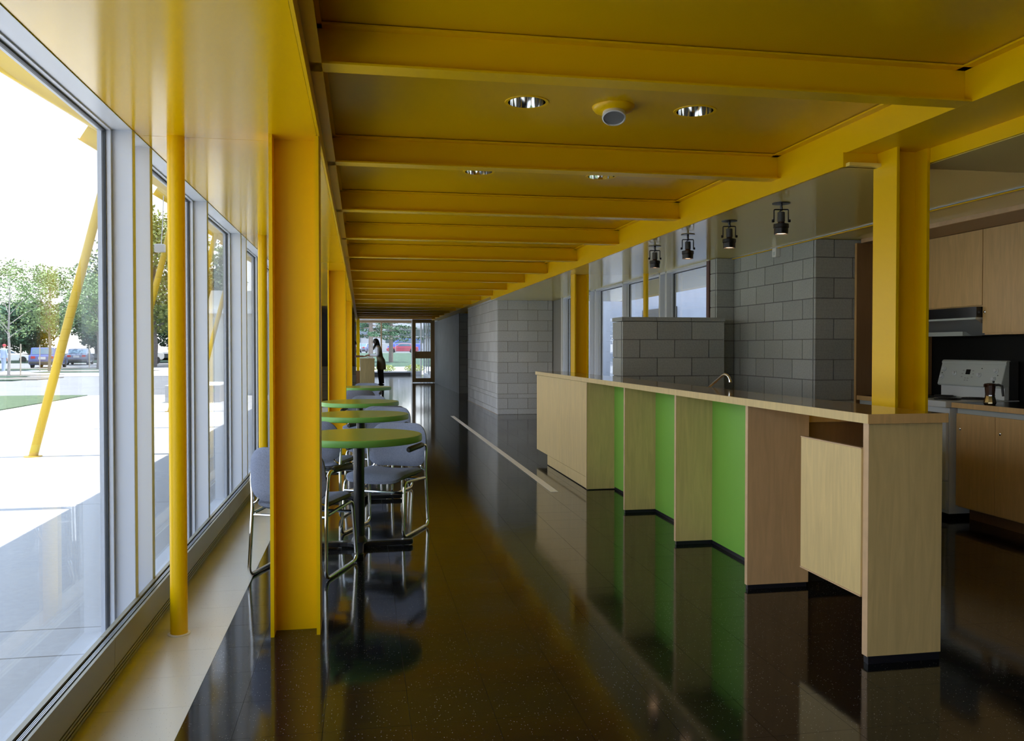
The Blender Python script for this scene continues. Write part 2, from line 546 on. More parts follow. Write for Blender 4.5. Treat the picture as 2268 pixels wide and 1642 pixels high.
# fascias and kitchen ceiling
box(2.513, 2.528, 4.06, 16.36, CZ, BZ).build('trim_1', 'yellow', kind='structure', label='yellow fascia strip under the right edge beam')
box(2.528, 2.712, 4.06, 4.075, CZ, BZ).build('trim_2', 'yellow', kind='structure', label='short yellow fascia return beside the right column')
box(2.905, 2.92, -4.2, 4.06, CZ, BZ).build('trim_3', 'yellow', kind='structure', label='yellow fascia strip in front of the kitchen ceiling')
kc = struct_empty('ceiling_kitchen', 'glossy olive ceiling over the kitchen')
edgesk = [4.024, 10.5, 16.38]
for i in range(2):
    box(2.528, 5.30, edgesk[i] + 0.002, edgesk[i + 1] - 0.002, CZ, CZ + 0.018).build('ceiling_panel', 'olive', kc)
box(2.92, 5.30, -4.2, 4.016, CZ - 0.003, CZ + 0.015).build('ceiling_panel', 'olive_dull', kc)
box(3.885, 3.905, 4.03, 8.36, CZ - 0.012, CZ).build('trim_4', 'yellow', kind='structure', label='thin yellow line along the kitchen ceiling')
box(3.865, 3.884, 4.03, 8.36, CZ - 0.006, CZ).build('trim_shadow_gap', 'grey_metal', kind='structure', label='thin grey bar standing for a shadow gap along the kitchen ceiling')  # solid bar, its grey stands in for a shadow gap
FX0, FX1 = -1.075, -0.99
# left soffit in lengths
edgesl = [-4.2, 0.7, 4.03, 7.35, 10.6, 13.9, 17.6, 22.2, 30.6]
sof = struct_empty('ceiling_soffit', 'glossy yellow soffit along the window wall')
for i in range(len(edgesl) - 1):
    box(FX1 + 0.001, XL - 0.013, edgesl[i] + 0.0015, edgesl[i + 1] - 0.0015, CZ, CZ + 0.015).build('soffit_panel', 'yellow_soffit', sof)
# roof, lobby ceiling
box(-1.63, 5.32, -4.4, 31.0, 2.78, 2.92).build('roof', 'bldg_white', kind='structure', label='flat roof over the building')
box(-1.1, -1.04, -4.2, 31.0, 2.33, 2.78).build('wall_left_upper', 'yellow_out', kind='structure', label='wall band over the left windows')
box(-1.1, 5.3, 30.6, 42.4, 2.72, 2.86).build('ceiling_lobby', 'plaster', kind='structure', label='ceiling of the entrance lobby at the far end')
box(-1.1, 5.3, 30.6, 30.66, PZ, 2.72).build('wall_lobby_header', 'yellow', kind='structure', label='yellow header where the ceiling beams end')

# ------------------------------------------------------------------ left window wall
MUL = [-3.6, -2.79, -1.15, 0.57, 0.88, 2.37, 3.93, 4.24, 5.73, 7.28, 7.61, 9.10, 10.65, 10.97, 12.45, 14.02, 14.34, 15.80, 17.36, 17.70, 19.2]
FX0, FX1 = -1.075, -0.99
wn = 0
def make_window(name, y0, y1, xa, xb, zs, zh, out, lab):
    """one bay: near jamb is the previous bay's; xa..xb frame depth; out = -1 glass towards -x, +1 towards +x"""
    w = struct_empty(name, lab)
    mw = 0.045
    box(xa, xb, y1, y1 + mw, zs, zh).build('mullion', 'alu', w, bevel=0.002, seg=1)
    box(xa, xb, y0 + mw, y1, zh - 0.004, zh + 0.05).build('head_rail', 'alu', w)
    box(xa, xb, y0 + mw, y1, zs, zs + 0.06).build('sill_rail', 'alu', w)
    # glazing frame set outside the mullions, dark gasket and pane
    gx0, gx1 = (xa - 0.055, xa) if out < 0 else (xb, xb + 0.055)
    y0m = y0 + mw / 2 - 0.02
    y1m = y1 + mw / 2 + 0.02
    e = 0.028
    yi0, yi1 = y0 + mw / 2 + 0.002, y1 + mw / 2 - 0.002
    fr = MB()
    def ring(g0, g1, za, zb, xa_, xb_, wd):
        o = [(g0, za), (g1, za), (g1, zb), (g0, zb)]
        i_ = [(g0 + wd, za + wd), (g1 - wd, za + wd), (g1 - wd, zb - wd), (g0 + wd, zb - wd)]
        mb = MB()
        vs = [(xa_, p[0], p[1]) for p in o + i_] + [(xb_, p[0], p[1]) for p in o + i_]
        fs = []
        for k in range(4):
            q = (k + 1) % 4
            fs += [(k, q, 4 + q, 4 + k), (8 + k, 12 + k, 12 + q, 8 + q), (k, 8 + k, 8 + q, q), (4 + k, 4 + q, 12 + q, 12 + k)]
        return mb.add(vs, fs)
    ring(yi0, yi1, zs + 0.004, zh + 0.03 - 0.0, gx0, gx1, 0.040).build('glazing_frame', 'alu', w)
    ring(yi0 + 0.040, yi1 - 0.040, zs + 0.044, zh - 0.010, (gx0 + gx1) / 2 - 0.008, (gx0 + gx1) / 2 + 0.008, 0.007).build('gasket', 'gasket', w)
    gc = (gx0 + gx1) / 2
    box(gc - 0.004, gc + 0.004, yi0 + 0.042, yi1 - 0.042, zs + 0.046, zh - 0.012).build('pane', 'glass', w)
    return w
for i in range(len(MUL) - 1):
    wn += 1
    make_window('window_%d' % wn, MUL[i], MUL[i + 1], FX0, FX1, 0.0, CZ, -1, 'grey framed window of the left wall, bay %d counted along the corridor' % wn)
box(-1.13, -0.99, -4.2, -3.555, 0.0, CZ).build('wall_left_pier', 'plaster', kind='structure', label='short solid end of the left window wall behind the viewer')
box(-1.13, -0.99, -3.56, 19.25, -0.04, 0.0).build('wall_left_curb', 'alu', kind='structure', label='low curb under the left windows')

# heaters along the left windows
HJ = [0.58, 3.42, 6.27, 9.1, 11.95, 14.8, 17.3]
for i in range(len(HJ) - 1):
    y0, y1 = HJ[i] + 0.002, HJ[i + 1] - 0.002
    lab = 'low grey convector heater under the left windows, %s length from the viewer' % ORD[i]
    t = thing('convector_heater', lab, 'heater', (-0.965, y0, 0), 0, 'heaters along the left windows')
    L = y1 - y0
    box(-0.022, 0.004, 0, L, 0.0, 0.030).build('base_plate', 'heater', t)
    MB().prism([(0.016, 0.076), (0.024, 0.076), (0.027, 0.187), (0.027, 0.195), (0.016, 0.195)], 'y', 0, L).build('front_panel', 'heater', t)
    box(-0.024, -0.018, 0, L, 0.030, 0.195).build('back_plate', 'heater_dark', t)
    box(-0.018, 0.000, 0.002, L - 0.002, 0.030, 0.075).build('core', 'heater_dark', t)
    box(-0.028, -0.010, 0, L, 0.195, 0.203).build('back_rail', 'heater', t)
    for k in range(3):
        z = 0.033 + 0.0145 * k
        box(0.000, 0.024, 0, L, z, z + 0.0075).build('slat', 'heater', t)
    for k in range(3):
        xx = -0.0035 + 0.0055 * k
        box(xx, xx + 0.0026, 0, L, 0.190, 0.197).build('grille_bar', 'heater_bar', t)
    for yy in (0.0, L - 0.004):
        box(-0.018, 0.016, yy, yy + 0.004, 0.075, 0.189).build('end_plate', 'heater_dark', t)

# ------------------------------------------------------------------ columns
hl = MB().prism([(q, p) for p, q in i_poly(0.20, 0.22, 0.016, 0.012)], 'z', 0.0, CZ).mesh('steel_column', 'yellow')
for k, y in enumerate([4.0, 10.6, 17.2, 23.8]):
    o = link_mesh('steel_column', hl, None, (-0.30, y, 0))
    lab = ['large yellow steel H column nearest on the left', 'yellow steel H column behind the round tables, second on the left', 'yellow steel H column, third along the left side', 'yellow steel H column, fourth along the left side'][k]
    tag(o, lab, 'column', 'yellow H columns')
hr = MB().prism([(q, p) for p, q in i_poly(0.20, 0.19, 0.016, 0.012)], 'z', 0.0, BZ).mesh('steel_column', 'yellow')
for k, y in enumerate([3.995, 10.60]):
    o = link_mesh('steel_column', hr, None, (2.808, y, 0))
    if k == 1: o.scale = (1, 1, CZ / BZ)
    tag(o, ['yellow steel H column rising behind the near end of the bar', 'yellow steel H column behind the far end of the bar'][k], 'column', 'yellow H columns')
pipe = MB().lathe([(0.038, 0.0), (0.038, CZ)], 28).mesh('round_column', 'yellow', True)
base = MB().lathe([(0.050, 0.0), (0.050, 0.003), (0.039, 0.005)], 28).mesh('floor_ring', 'white_inlay', True)
for k, y in enumerate([4.03, 7.40, 10.75, 14.1, 17.3]):
    o = link_mesh('round_column', pipe, None, (-0.83, y, 0))
    lab = ['slim round yellow column nearest along the windows', 'slim round yellow column just beyond the grey chair by the windows', 'slim round yellow column, third along the windows', 'slim round yellow column, fourth along the windows', 'slim round yellow column at the end of the windows'][k]
    tag(o, lab, 'column', 'round yellow columns')
    link_mesh('floor_ring', base, o)
o = link_mesh('round_column', MB().lathe([(0.034, 0.0), (0.034, CZ)], 28).mesh('round_column', 'yellow', True), None, (3.60, 10.28, 0))
tag(o, 'slim round yellow column in front of the right windows', 'column', 'round yellow columns')

# ------------------------------------------------------------------ block walls
blk = {}
def block_mesh(w, d, h, m):
    k = (round(w, 3), round(d, 3), round(h, 3), m)
    if k not in blk:
        blk[k] = MB().box(0, w, 0, d, 0, h).mesh('block', m)
    return blk[k]
def block_face(parent, ax, plane, sgn, a0, a1, courses, bl, m, flip=False, joint=0.009, proud=0.006, start_half=False):
    """facing blocks. ax 'y': wall runs along Y and faces -x (plane = its x); ax 'x': runs along X and faces -y.
    courses = list of (z0, z1); the bond starts at a0, or at a1 when flip"""
    th = 0.03
    for ci, (z0, z1) in enumerate(courses):
        half = (ci % 2 == 1) != start_half
        segs = []
        L = a1 - a0; p = 0.0
        first = bl / 2 if half else bl
        while p < L - 1e-3:
            q = min(L, p + first); first = bl
            segs.append((p, q)); p = q
        for (p, q) in segs:
            s0, s1 = (a0 + p, a0 + q) if not flip else (a1 - q, a1 - p)
            s0 += joint / 2; s1 -= joint / 2
            if s1 - s0 < 0.012: continue
            w, h = s1 - s0, z1 - z0 - joint
            if ax == 'y':
                link_mesh('block', block_mesh(th, w, h, m), parent, (plane - proud if sgn < 0 else plane - th + proud, s0, z0 + joint / 2))
            else:
                link_mesh('block', block_mesh(w, th, h, m), parent, (s0, plane - proud if sgn < 0 else plane - th + proud, z0 + joint / 2))
def courses(zs):
    return [(zs[i], zs[i + 1]) for i in range(len(zs) - 1)]
# wall D: free-standing grey block pier right of the corridor
zD = [0.0, 0.112, 0.321, 0.412] + [0.412 + 0.2095 * k for k in range(1, 10)]
zD = [z for z in zD if z < BZ - 0.03] + [BZ]
wd = struct('wall_right_pier', box(2.672, 4.1, 16.412, 21.1, 0, BZ), 'mortar', label='pale grey block wall standing beside the corridor')
block_face(wd, 'y', 2.666, -1, 16.43, 21.1, courses(zD), 0.41, 'block')
block_face(wd, 'x', 16.406, -1, 2.66, 3.78, courses(zD), 0.41, 'block')
# wall E: smooth wall further along
we = struct('wall_right_far', box(2.80, 4.4, 24.3, 33.6, 0, BZ), 'concrete', label='smooth dark grey wall towards the far door')
zE = [0.2095 * k for k in range(12)] + [BZ]
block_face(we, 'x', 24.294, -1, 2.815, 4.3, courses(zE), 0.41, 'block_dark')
# wall B and its pier beside the kitchen
zB = [0.0, 0.135] + [0.135 + 0.18 * k for k in range(1, 12)] + [CZ]
wb = struct('wall_kitchen_end', box(3.926, 5.06, 6.756, 8.60, 0, CZ), 'mortar_dark', label='grey block wall between the kitchen and the right windows')
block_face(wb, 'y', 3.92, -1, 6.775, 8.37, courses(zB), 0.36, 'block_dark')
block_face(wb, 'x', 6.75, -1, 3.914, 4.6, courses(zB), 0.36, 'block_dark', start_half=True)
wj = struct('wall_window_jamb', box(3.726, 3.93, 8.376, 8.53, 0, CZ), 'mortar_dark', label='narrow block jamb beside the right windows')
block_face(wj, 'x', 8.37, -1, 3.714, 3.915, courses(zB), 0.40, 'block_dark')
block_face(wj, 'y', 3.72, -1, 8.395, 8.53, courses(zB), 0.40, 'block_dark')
# low wall
zW = [0.0, 0.122] + [0.122 + 0.183 * k for k in range(1, 9)]
lw = struct('wall_low_screen', box(2.566, 3.634, 8.006, 8.31, 0, 1.58), 'mortar_dark', label='low grey block screen wall with a capping course')
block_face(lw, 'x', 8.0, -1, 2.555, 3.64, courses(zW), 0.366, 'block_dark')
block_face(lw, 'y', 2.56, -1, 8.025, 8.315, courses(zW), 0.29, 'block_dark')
for k in range(3):
    box(2.55 + 0.366 * k, min(3.645, 2.55 + 0.366 * (k + 1) - 0.004), 7.99, 8.32, 1.588, 1.628).build('cap_block', 'block_dark', lw)

# right windows
RM = [8.56, 9.90, 10.13, 11.65, 13.10, 13.42, 15.3]
box(3.70, 3.78, 8.53, 8.60, 0, CZ - 0.01).build('trim_6', 'dark_red', kind='structure', label='dark red post beside the right windows')
for i in range(len(RM) - 1):
    wn += 1
    make_window('window_%d' % wn, RM[i], RM[i + 1], 3.735, 3.80, 0.10, CZ - 0.02, 1, 'grey framed window of the right wall, %s from the block wall' % ORD[i])
box(3.735, 3.86, 8.53, 15.4, -0.02, 0.10).build('wall_right_curb', 'alu', kind='structure', label='low curb under the right windows')
box(3.72, 3.80, 15.345, 15.42, 0, CZ).build('trim_7', 'white_plain', kind='structure', label='white post at the far end of the right windows')
box(3.80, 3.90, 15.42, 16.42, 0, CZ).build('wall_right_gap', 'plaster', kind='structure', label='short wall after the right windows')
box(3.80, 5.3, 8.53, 16.4, CZ + 0.02, 2.78).build('wall_right_upper', 'plaster', kind='structure', label='wall band over the right windows')
box(4.45, 4.55, 8.6, 16.4, 2.30, 2.46).build('trim_8', 'yellow_out', kind='structure', label='yellow eave beam outside the right windows')

# closing walls
box(5.05, 5.2, -4.2, 8.6, 0, CZ).build('wall_right', 'black_wall', kind='structure', label='black wall behind the kitchen counter')
box(-1.13, 5.3, -4.35, -4.2, 0, 2.78).build('wall_back', 'plaster', kind='structure', label='wall behind the viewer')
box(4.4, 4.5, 16.4, 34.0, 0, 2.75).build('wall_right_corridor', 'unlit_interior', kind='structure', label='dark wall at the end of the side passage')
wl = box(-1.13, -1.02, 19.245, 27.0, 0, 2.75).build('wall_left_far', 'unlit_interior', kind='structure', label='wall coloured dark as an unlit room beyond the left windows')
hw = struct('wall_left_half', box(-1.02, -0.14, 22.006, 22.16, 0, 0.86), 'mortar', label='half height grey block wall beyond the left columns')
block_face(hw, 'x', 22.0, -1, -1.02, -0.14, [(0.0, 0.02)] + courses([0.02 + 0.21 * k for k in range(5)]), 0.41, 'block')
box(-1.02, -0.20, 31.15, 31.25, 0, 2.7).build('wall_office', 'unlit_interior', kind='structure', label='wall coloured dark as an unlit office behind the half wall')
box(-0.19, -0.07, 31.0, 31.25, 0, 2.6).build('trim_9', 'yellow', kind='structure', label='yellow post at the far left of the lobby')
box(3.1, 4.5, 33.8, 34.0, 0, 2.75).build('wall_lobby_return', 'block_dark', kind='structure', label='grey wall beside the far door')
box(3.02, 3.1, 33.7, 36.0, 0, 2.75).build('wall_lobby_right', 'block_dark', kind='structure', label='grey wall on the right of the lobby')
lobby_w = struct_empty('window_90', 'tall side windows of the entrance lobby')
for ys, xx in (([27.0, 29.0, 31.0, 33.6, 36.4, 39.2, 41.95], -1.08), ([36.0, 39.0, 41.95], 3.04)):
    for i in range(len(ys) - 1):
        box(xx, xx + 0.06, ys[i + 1] - 0.05, ys[i + 1], 0, 2.72).build('mullion', 'alu', lobby_w)
        box(xx, xx + 0.06, ys[i], ys[i + 1] - 0.05, 2.62, 2.72).build('head_rail', 'alu', lobby_w)
        box(xx, xx + 0.06, ys[i], ys[i + 1] - 0.05, 0.0, 0.12).build('sill_rail', 'alu', lobby_w)
        box(xx + 0.026, xx + 0.034, ys[i], ys[i + 1] - 0.05, 0.12, 2.62).build('pane', 'glass', lobby_w)

# end wall windows
ends = [-1.0, 0.93, 2.45, 2.90]
ew = struct_empty('window_%d' % (wn + 1), 'large end window facing the lawn and parked cars')
for i in range(3):
    x0, x1 = ends[i], ends[i + 1]
    box(x1, x1 + 0.07, 42.0, 42.12, 0, 2.72).build('mullion', 'maple_edge' if i == 0 else 'white_plain', ew)
    box(x0 + 0.07, x1, 42.0, 42.1, 2.60, 2.72).build('head_rail', 'maple_edge', ew)
    box(x0 + 0.07, x1, 42.0, 42.1, 0.0, 0.19).build('sill_rail', 'alu', ew)
    box(x0 + 0.07, x1, 42.04, 42.05, 0.19, 2.60).build('pane', 'glass', ew)
box(-0.9, 2.4, 41.85, 41.98, 0.0, 0.13).build('baseboard_end', 'dark_grey', kind='structure', label='dark heater strip under the end window')

# far timber door
d = struct_empty('door_1', 'brown timber glazed door at the far end of the corridor')
dx0, dx1, dy = 1.92, 2.78, 32.3
def dbx(x0, x1, z0, z1, nm, m='brown_wood', th=0.05):
    box(x0, x1, dy, dy + th, z0, z1).build(nm, m, d)
dbx(dx0, dx0 + 0.13, 0.02, 2.45, 'stile'); dbx(dx1 - 0.16, dx1, 0.02, 2.45, 'stile')
dbx(dx0 + 0.13, dx1 - 0.16, 2.31, 2.45, 'top_rail'); dbx(dx0 + 0.13, dx1 - 0.16, 0.94, 1.21, 'middle_rail'); dbx(dx0 + 0.13, dx1 - 0.16, 0.02, 0.18, 'bottom_rail')
dbx(dx0 + 0.125, dx1 - 0.155, 1.20, 2.32, 'pane', 'glass', 0.008); dbx(dx0 + 0.125, dx1 - 0.155, 0.17, 0.95, 'pane', 'glass', 0.008)
box(dx0 + 0.05, dx0 + 0.075, dy - 0.05, dy - 0.03, 0.98, 1.16).build('door_handle', 'grey_metal', d)
#BODY
# ------------------------------------------------------------------ plywood bar
bar = thing('bar_counter', 'long maple plywood bar with green recesses, running down the corridor', 'counter', (2.04, 3.10, 0))
def bb(x0, x1, y0, y1, z0, z1, name, m, bev=0.0015, par=None, lab=None):
    return box(x0 - 2.04, x1 - 2.04, y0 - 3.10, y1 - 3.10, z0, z1).build(name, m, par or bar, bevel=bev, seg=1, label=lab)
bb(2.04, 2.40, 3.10, 9.74, 1.004, 1.0415, 'worktop', 'maple_top')
bb(2.036, 2.0405, 3.1012, 9.744, 1.003, 1.042, 'worktop_edge', 'maple', 0)
bb(2.036, 2.404, 3.096, 3.101, 1.003, 1.042, 'worktop_edge', 'maple_dark', 0)
bb(2.06, 2.40, 3.126, 3.164, 0.032, 1.0, 'end_panel', 'maple')
bb(2.0585, 2.0605, 3.126, 3.164, 0.032, 1.0, 'panel_edge', 'maple_edge', 0)
bb(2.065, 2.395, 3.129, 3.160, 0.0, 0.032, 'plinth', 'black_base', 0)
for y in (4.222, 5.272, 6.372):
    bb(2.06, 2.42, y, y + 0.030, 0.024, 1.0, 'divider_panel', 'maple_warm' if y < 5 else 'maple')
    bb(2.0585, 2.0605, y, y + 0.030, 0.024, 1.0, 'panel_edge', 'maple_edge', 0)
    bb(2.065, 2.41, y + 0.003, y + 0.027, 0.0, 0.024, 'plinth', 'black_base', 0)
for y0, y1 in ((4.253, 5.271), (5.303, 6.371), (6.403, 7.478)):
    bb(2.315, 2.335, y0, y1, 0.024, 1.0, 'recess_panel', 'green', 0)
    bb(2.318, 2.335, y0, y1, 0.0, 0.024, 'plinth', 'black_base', 0)
bin_ = bb(2.05, 2.068, 3.165, 3.650, 0.278, 0.892, 'magazine_bin', 'maple')
bb(2.049, 2.070, 3.165, 3.652, 0.892, 0.897, 'bin_edge', 'maple_edge', 0, bin_)
bb(2.049, 2.070, 3.165, 3.652, 0.272, 0.278, 'bin_edge', 'maple_edge', 0, bin_)
bb(2.068, 2.40, 3.165, 3.30, 0.30, 0.32, 'shelf', 'maple_warm', 0)
# closed cupboard at the far end
bb(2.075, 2.40, 7.482, 9.72, 0.112, 1.0, 'cupboard_body', 'maple')
bb(2.05, 2.40, 7.478, 7.4815, 0.008, 1.0, 'side_panel', 'maple', 0)
bb(2.048, 2.0505, 7.476, 7.495, 0.008, 1.0, 'panel_edge', 'maple_edge', 0)
bb(2.05, 2.074, 7.497, 8.58, 0.118, 0.999, 'door', 'maple')
bb(2.05, 2.074, 8.583, 9.72, 0.118, 0.999, 'door', 'maple')
bb(2.058, 2.38, 7.485, 9.18, 0.008, 0.112, 'kick_board', 'maple', 0)
bb(2.07, 2.37, 7.49, 9.17, 0.0, 0.008, 'plinth', 'black_base', 0)

# sink counter behind the bar
sk = thing('sink_counter', 'wooden sink counter standing behind the bar', 'counter', (2.43, 4.28, 0))
MB().box(0, 0.58, 0, 3.1, 0.90, 0.94).build('worktop', 'maple_dark', sk, bevel=0.002, seg=1)
MB().box(0.01, 0.55, 0.012, 3.08, 0.09, 0.899).build('cabinet_body', 'maple_brown', sk)
MB().box(0.03, 0.50, 0.03, 3.06, 0.0, 0.09).build('kick_board', 'black_base', sk)
fa = thing('faucet', 'chrome swan faucet showing above the bar top', 'faucet', (2.636, 6.34, 0.94))
def FP(x, y, z): return (x - 2.636, y - 6.34, z - 0.94)
MB().lathe([(0.026, 0.0), (0.026, 0.008), (0.016, 0.014), (0.014, 0.05)], 20).build('faucet_base', 'chrome', fa, True)
path = [FP(2.636, 6.34, 0.955), FP(2.60, 6.13, 0.963), FP(2.56, 5.90, 1.02), FP(2.497, 5.53, 1.118), FP(2.492, 5.49, 1.128), FP(2.489, 5.455, 1.132), FP(2.489, 5.42, 1.128), FP(2.490, 5.395, 1.115), FP(2.492, 5.38, 1.092)]
MB().tube(path, 0.0085, 10).build('spout', 'satin', fa, True)
MB().tube([FP(2.492, 5.381, 1.094), FP(2.4925, 5.377, 1.080)], 0.011, 12).build('aerator', 'chrome', fa, True)

# ------------------------------------------------------------------ tables
def make_table():
    t = thing('round_table', 'x', 'table')
    prof = [(0.0, 0.700), (0.405, 0.700), (0.413, 0.703), (0.415, 0.708), (0.415, 0.737), (0.413, 0.742), (0.4075, 0.7445)]
    MB().lathe(prof, 72).build('table_rim', 'green_edge', t, True)
    MB().lathe([(0.4085, 0.7435), (0.4075, 0.7455), (0.0, 0.7455)], 72).build('table_top', 'green_top', t, True)
    MB().lathe([(0.036, 0.045), (0.036, 0.690)], 28).build('pole', 'black_paint', t, True)
    MB().box(-0.16, 0.16, -0.16, 0.16, 0.688, 0.6995).build('mounting_plate', 'black_paint', t, bevel=0.02)
    # four spread feet of one cross casting, as four arms with flared roots
    for k in range(4):
        a = k * math.pi / 2
        pts = []
        L = 0.355
        prof = [(0.02, 0.055), (0.045, 0.048), (0.075, 0.036), (0.12, 0.031), (L - 0.03, 0.029), (L - 0.012, 0.024), (L - 0.003, 0.014), (L, 0.0)]
        poly = [(x, -w) for x, w in prof] + [(x, w) for x, w in reversed(prof[:-1])]
        ca, sa = math.cos(a), math.sin(a)
        poly = [(x * ca - y * sa, x * sa + y * ca) for x, y in poly]
        MB().prism(poly, 'z', 0.006, 0.040).build('foot', 'black_paint', t, bevel=0.007)
        fx, fy = (L - 0.035) * ca, (L - 0.035) * sa
    MB().lathe([(0.05, 0.0), (0.06, 0.006), (0.06, 0.035), (0.045, 0.06), (0.037, 0.075)], 28).build('hub', 'black_paint', t, True)
    return t
tb = make_table()
TBL = [(-0.02, 5.60), (-0.01, 7.36), (-0.02, 9.12), (0.02, 12.62)]
TL = ['round green table nearest the viewer, beside the first H column', 'round green table just behind the nearest one', 'round green table, third in the row', 'round green table farthest along, near the reception desk']
for k, (x, y) in enumerate(TBL):
    if k == 0:
        o = tb; o.location = (x, y, 0)
    else:
        o = dup(tb, (x, y, 0), R(random.uniform(-3, 3)))
    o['label'] = TL[k]; o['group'] = 'round green tables along the windows'

# ------------------------------------------------------------------ chairs
def arc(pts, r=0.04, n=5):
    """round the corners of a polyline"""
    P = [Vector(p) for p in pts]
    out = [P[0]]
    for i in range(1, len(P) - 1):
        a = (P[i - 1] - P[i]); b = (P[i + 1] - P[i])
        ra = min(r, a.length * 0.45, b.length * 0.45)
        p0 = P[i] + a.normalized() * ra; p1 = P[i] + b.normalized() * ra
        for k in range(n + 1):
            t = k / n
            out.append(p0 * (1 - t) ** 2 + P[i] * 2 * t * (1 - t) + p1 * t ** 2)
    out.append(P[-1])
    return out
def pad(w, h, d, nx=14, nz=10, corner=0.07, bow=0.0, rnd=0.45, waist=0.0):
    """cushion in the XZ plane, thickness along y, with rounded outline and puffed faces"""
    vs, fs = [], []
    def outline(u, v):
        x, z = u * w / 2, v * h / 2
        cx, cz = w / 2 - corner, h / 2 - corner
        ax, az = abs(x), abs(z)
        if ax > cx and az > cz:
            dx, dz = ax - cx, az - cz
            m = max(dx, dz); l = math.hypot(dx, dz)
            if l > 1e-9:
                dx, dz = dx * m / l, dz * m / l
            ax, az = cx + dx, cz + dz
        return math.copysign(ax, x), math.copysign(az, z)
    for side in (-1, 1):
        for j in range(nz + 1):
            for i in range(nx + 1):
                u, v = -1 + 2 * i / nx, -1 + 2 * j / nz
                x, z = outline(u, v)
                e = max(abs(u), abs(v))
                puff = (1 - e ** 6) ** 0.5 if e < 1 else 0.0
                y = side * d / 2 * (0.30 + 0.70 * puff) + bow * (x / (w / 2)) ** 2
                vs.append((x, y, z))
    N = (nx + 1) * (nz + 1)
    for s in (0, 1):
        for j in range(nz):
            for i in range(nx):
                a = s * N + j * (nx + 1) + i
                fs.append((a, a + 1, a + nx + 2, a + nx + 1))
    def rim(a, b): fs.append((a, b, b + N, a + N))
    for i in range(nx):
        rim(i, i + 1); rim(nz * (nx + 1) + i, nz * (nx + 1) + i + 1)
    for j in range(nz):
        rim(j * (nx + 1), (j + 1) * (nx + 1)); rim(j * (nx + 1) + nx, (j + 1) * (nx + 1) + nx)
    return MB().add(vs, fs)
def make_chair():
    t = thing('armchair', 'x', 'chair')
    W = 0.235
    for s in (-1, 1):
        x = s * W
        p = arc([(x, 0.10, 0.600), (x, -0.20, 0.612), (x * 0.96, -0.205, 0.43), (x, -0.235, 0.012), (x, 0.225, 0.012), (x * 0.96, 0.185, 0.385), (x * 0.96, -0.19, 0.365)], 0.05)
        MB().tube(p, 0.0105, 10).build('side_frame', 'chrome', t, True, label='bent chrome sled frame')
        q = [(x, 0.135, 0.606), (x, 0.12, 0.607), (x, -0.10, 0.615), (x, -0.13, 0.612)]
        MB().tube(q, [0.014, 0.0205, 0.0205, 0.016], 12).build('arm_pad', 'plastic_black', t, True, label='black arm pad')
        br = arc([(x * 0.96, -0.203, 0.42), (x * 0.80, -0.215, 0.435), (x * 0.72, -0.222, 0.50)], 0.02)
        MB().tube(br, 0.008, 8).build('back_bracket', 'chrome', t, True)
    MB().tube([(-W * 0.96, -0.205, 0.355), (W * 0.96, -0.205, 0.355)], 0.009, 8).build('rear_rail', 'chrome', t, True)
    MB().tube([(-W * 0.97, 0.195, 0.315), (W * 0.97, 0.195, 0.315)], 0.009, 8).build('front_rail', 'chrome', t, True)
    # seat: cushion laid flat
    sp = pad(0.43, 0.44, 0.062, 14, 14, 0.06)
    mb = MB()
    vs = []
    for (x, y, z) in sp.v:
        yy = z + 0.0
        dip = 0.0
        if yy > 0.12: dip = -0.05 * ((yy - 0.12) / 0.10) ** 2 * 0.45
        vs.append((x, yy + 0.015, 0.405 + y + dip + 0.018 * (x / 0.215) ** 2))
    mb.add(vs, sp.f)
    mb.build('seat', 'fabric', t, True)
    bp = pad(0.455, 0.315, 0.05, 14, 12, 0.10, bow=0.045)
    vs = []
    for (x, y, z) in bp.v:
        wv = 1.0 - 0.05 * (z / 0.157)
        yy = -0.262 + y - 0.16 * z
        vs.append((x * wv, yy, 0.597 + z))
    MB().add(vs, bp.f).build('backrest', 'fabric', t, True)
    return t
ch = make_chair()
CH = [(-0.335, 5.09, 0.36, 0.93, 'blue-grey chrome armchair half hidden behind the nearest H column'),
      (0.165, 6.06, -0.44, -0.90, 'blue-grey chrome armchair on the far side of the nearest green table'),
      (-0.32, 6.84, 0.30, 0.95, 'blue-grey armchair on the window side, between the first and second tables'),
      (0.15, 7.78, -0.44, -0.90, 'blue-grey armchair on the far side of the second green table'),
      (0.20, 8.48, -0.10, 1.0, 'blue-grey armchair turning its back to the viewer before the third table'),
      (0.03, 9.78, -0.20, -1.0, 'blue-grey armchair on the far side of the third green table'),
      (-0.04, 11.66, 0.0, 1.0, 'blue-grey armchair turning its back to the viewer before the farthest table'),
      (0.06, 13.48, -0.1, -1.0, 'blue-grey armchair beyond the farthest green table')]
for k, (x, y, fx, fy, lab) in enumerate(CH):
    rz = math.atan2(-fx, fy)
    if k == 0:
        o = ch; o.location = (x, y, 0); o.rotation_euler = (0, 0, rz)
    else:
        o = dup(ch, (x, y, 0), rz)
    o['label'] = lab; o['group'] = 'armchairs at the round green tables'

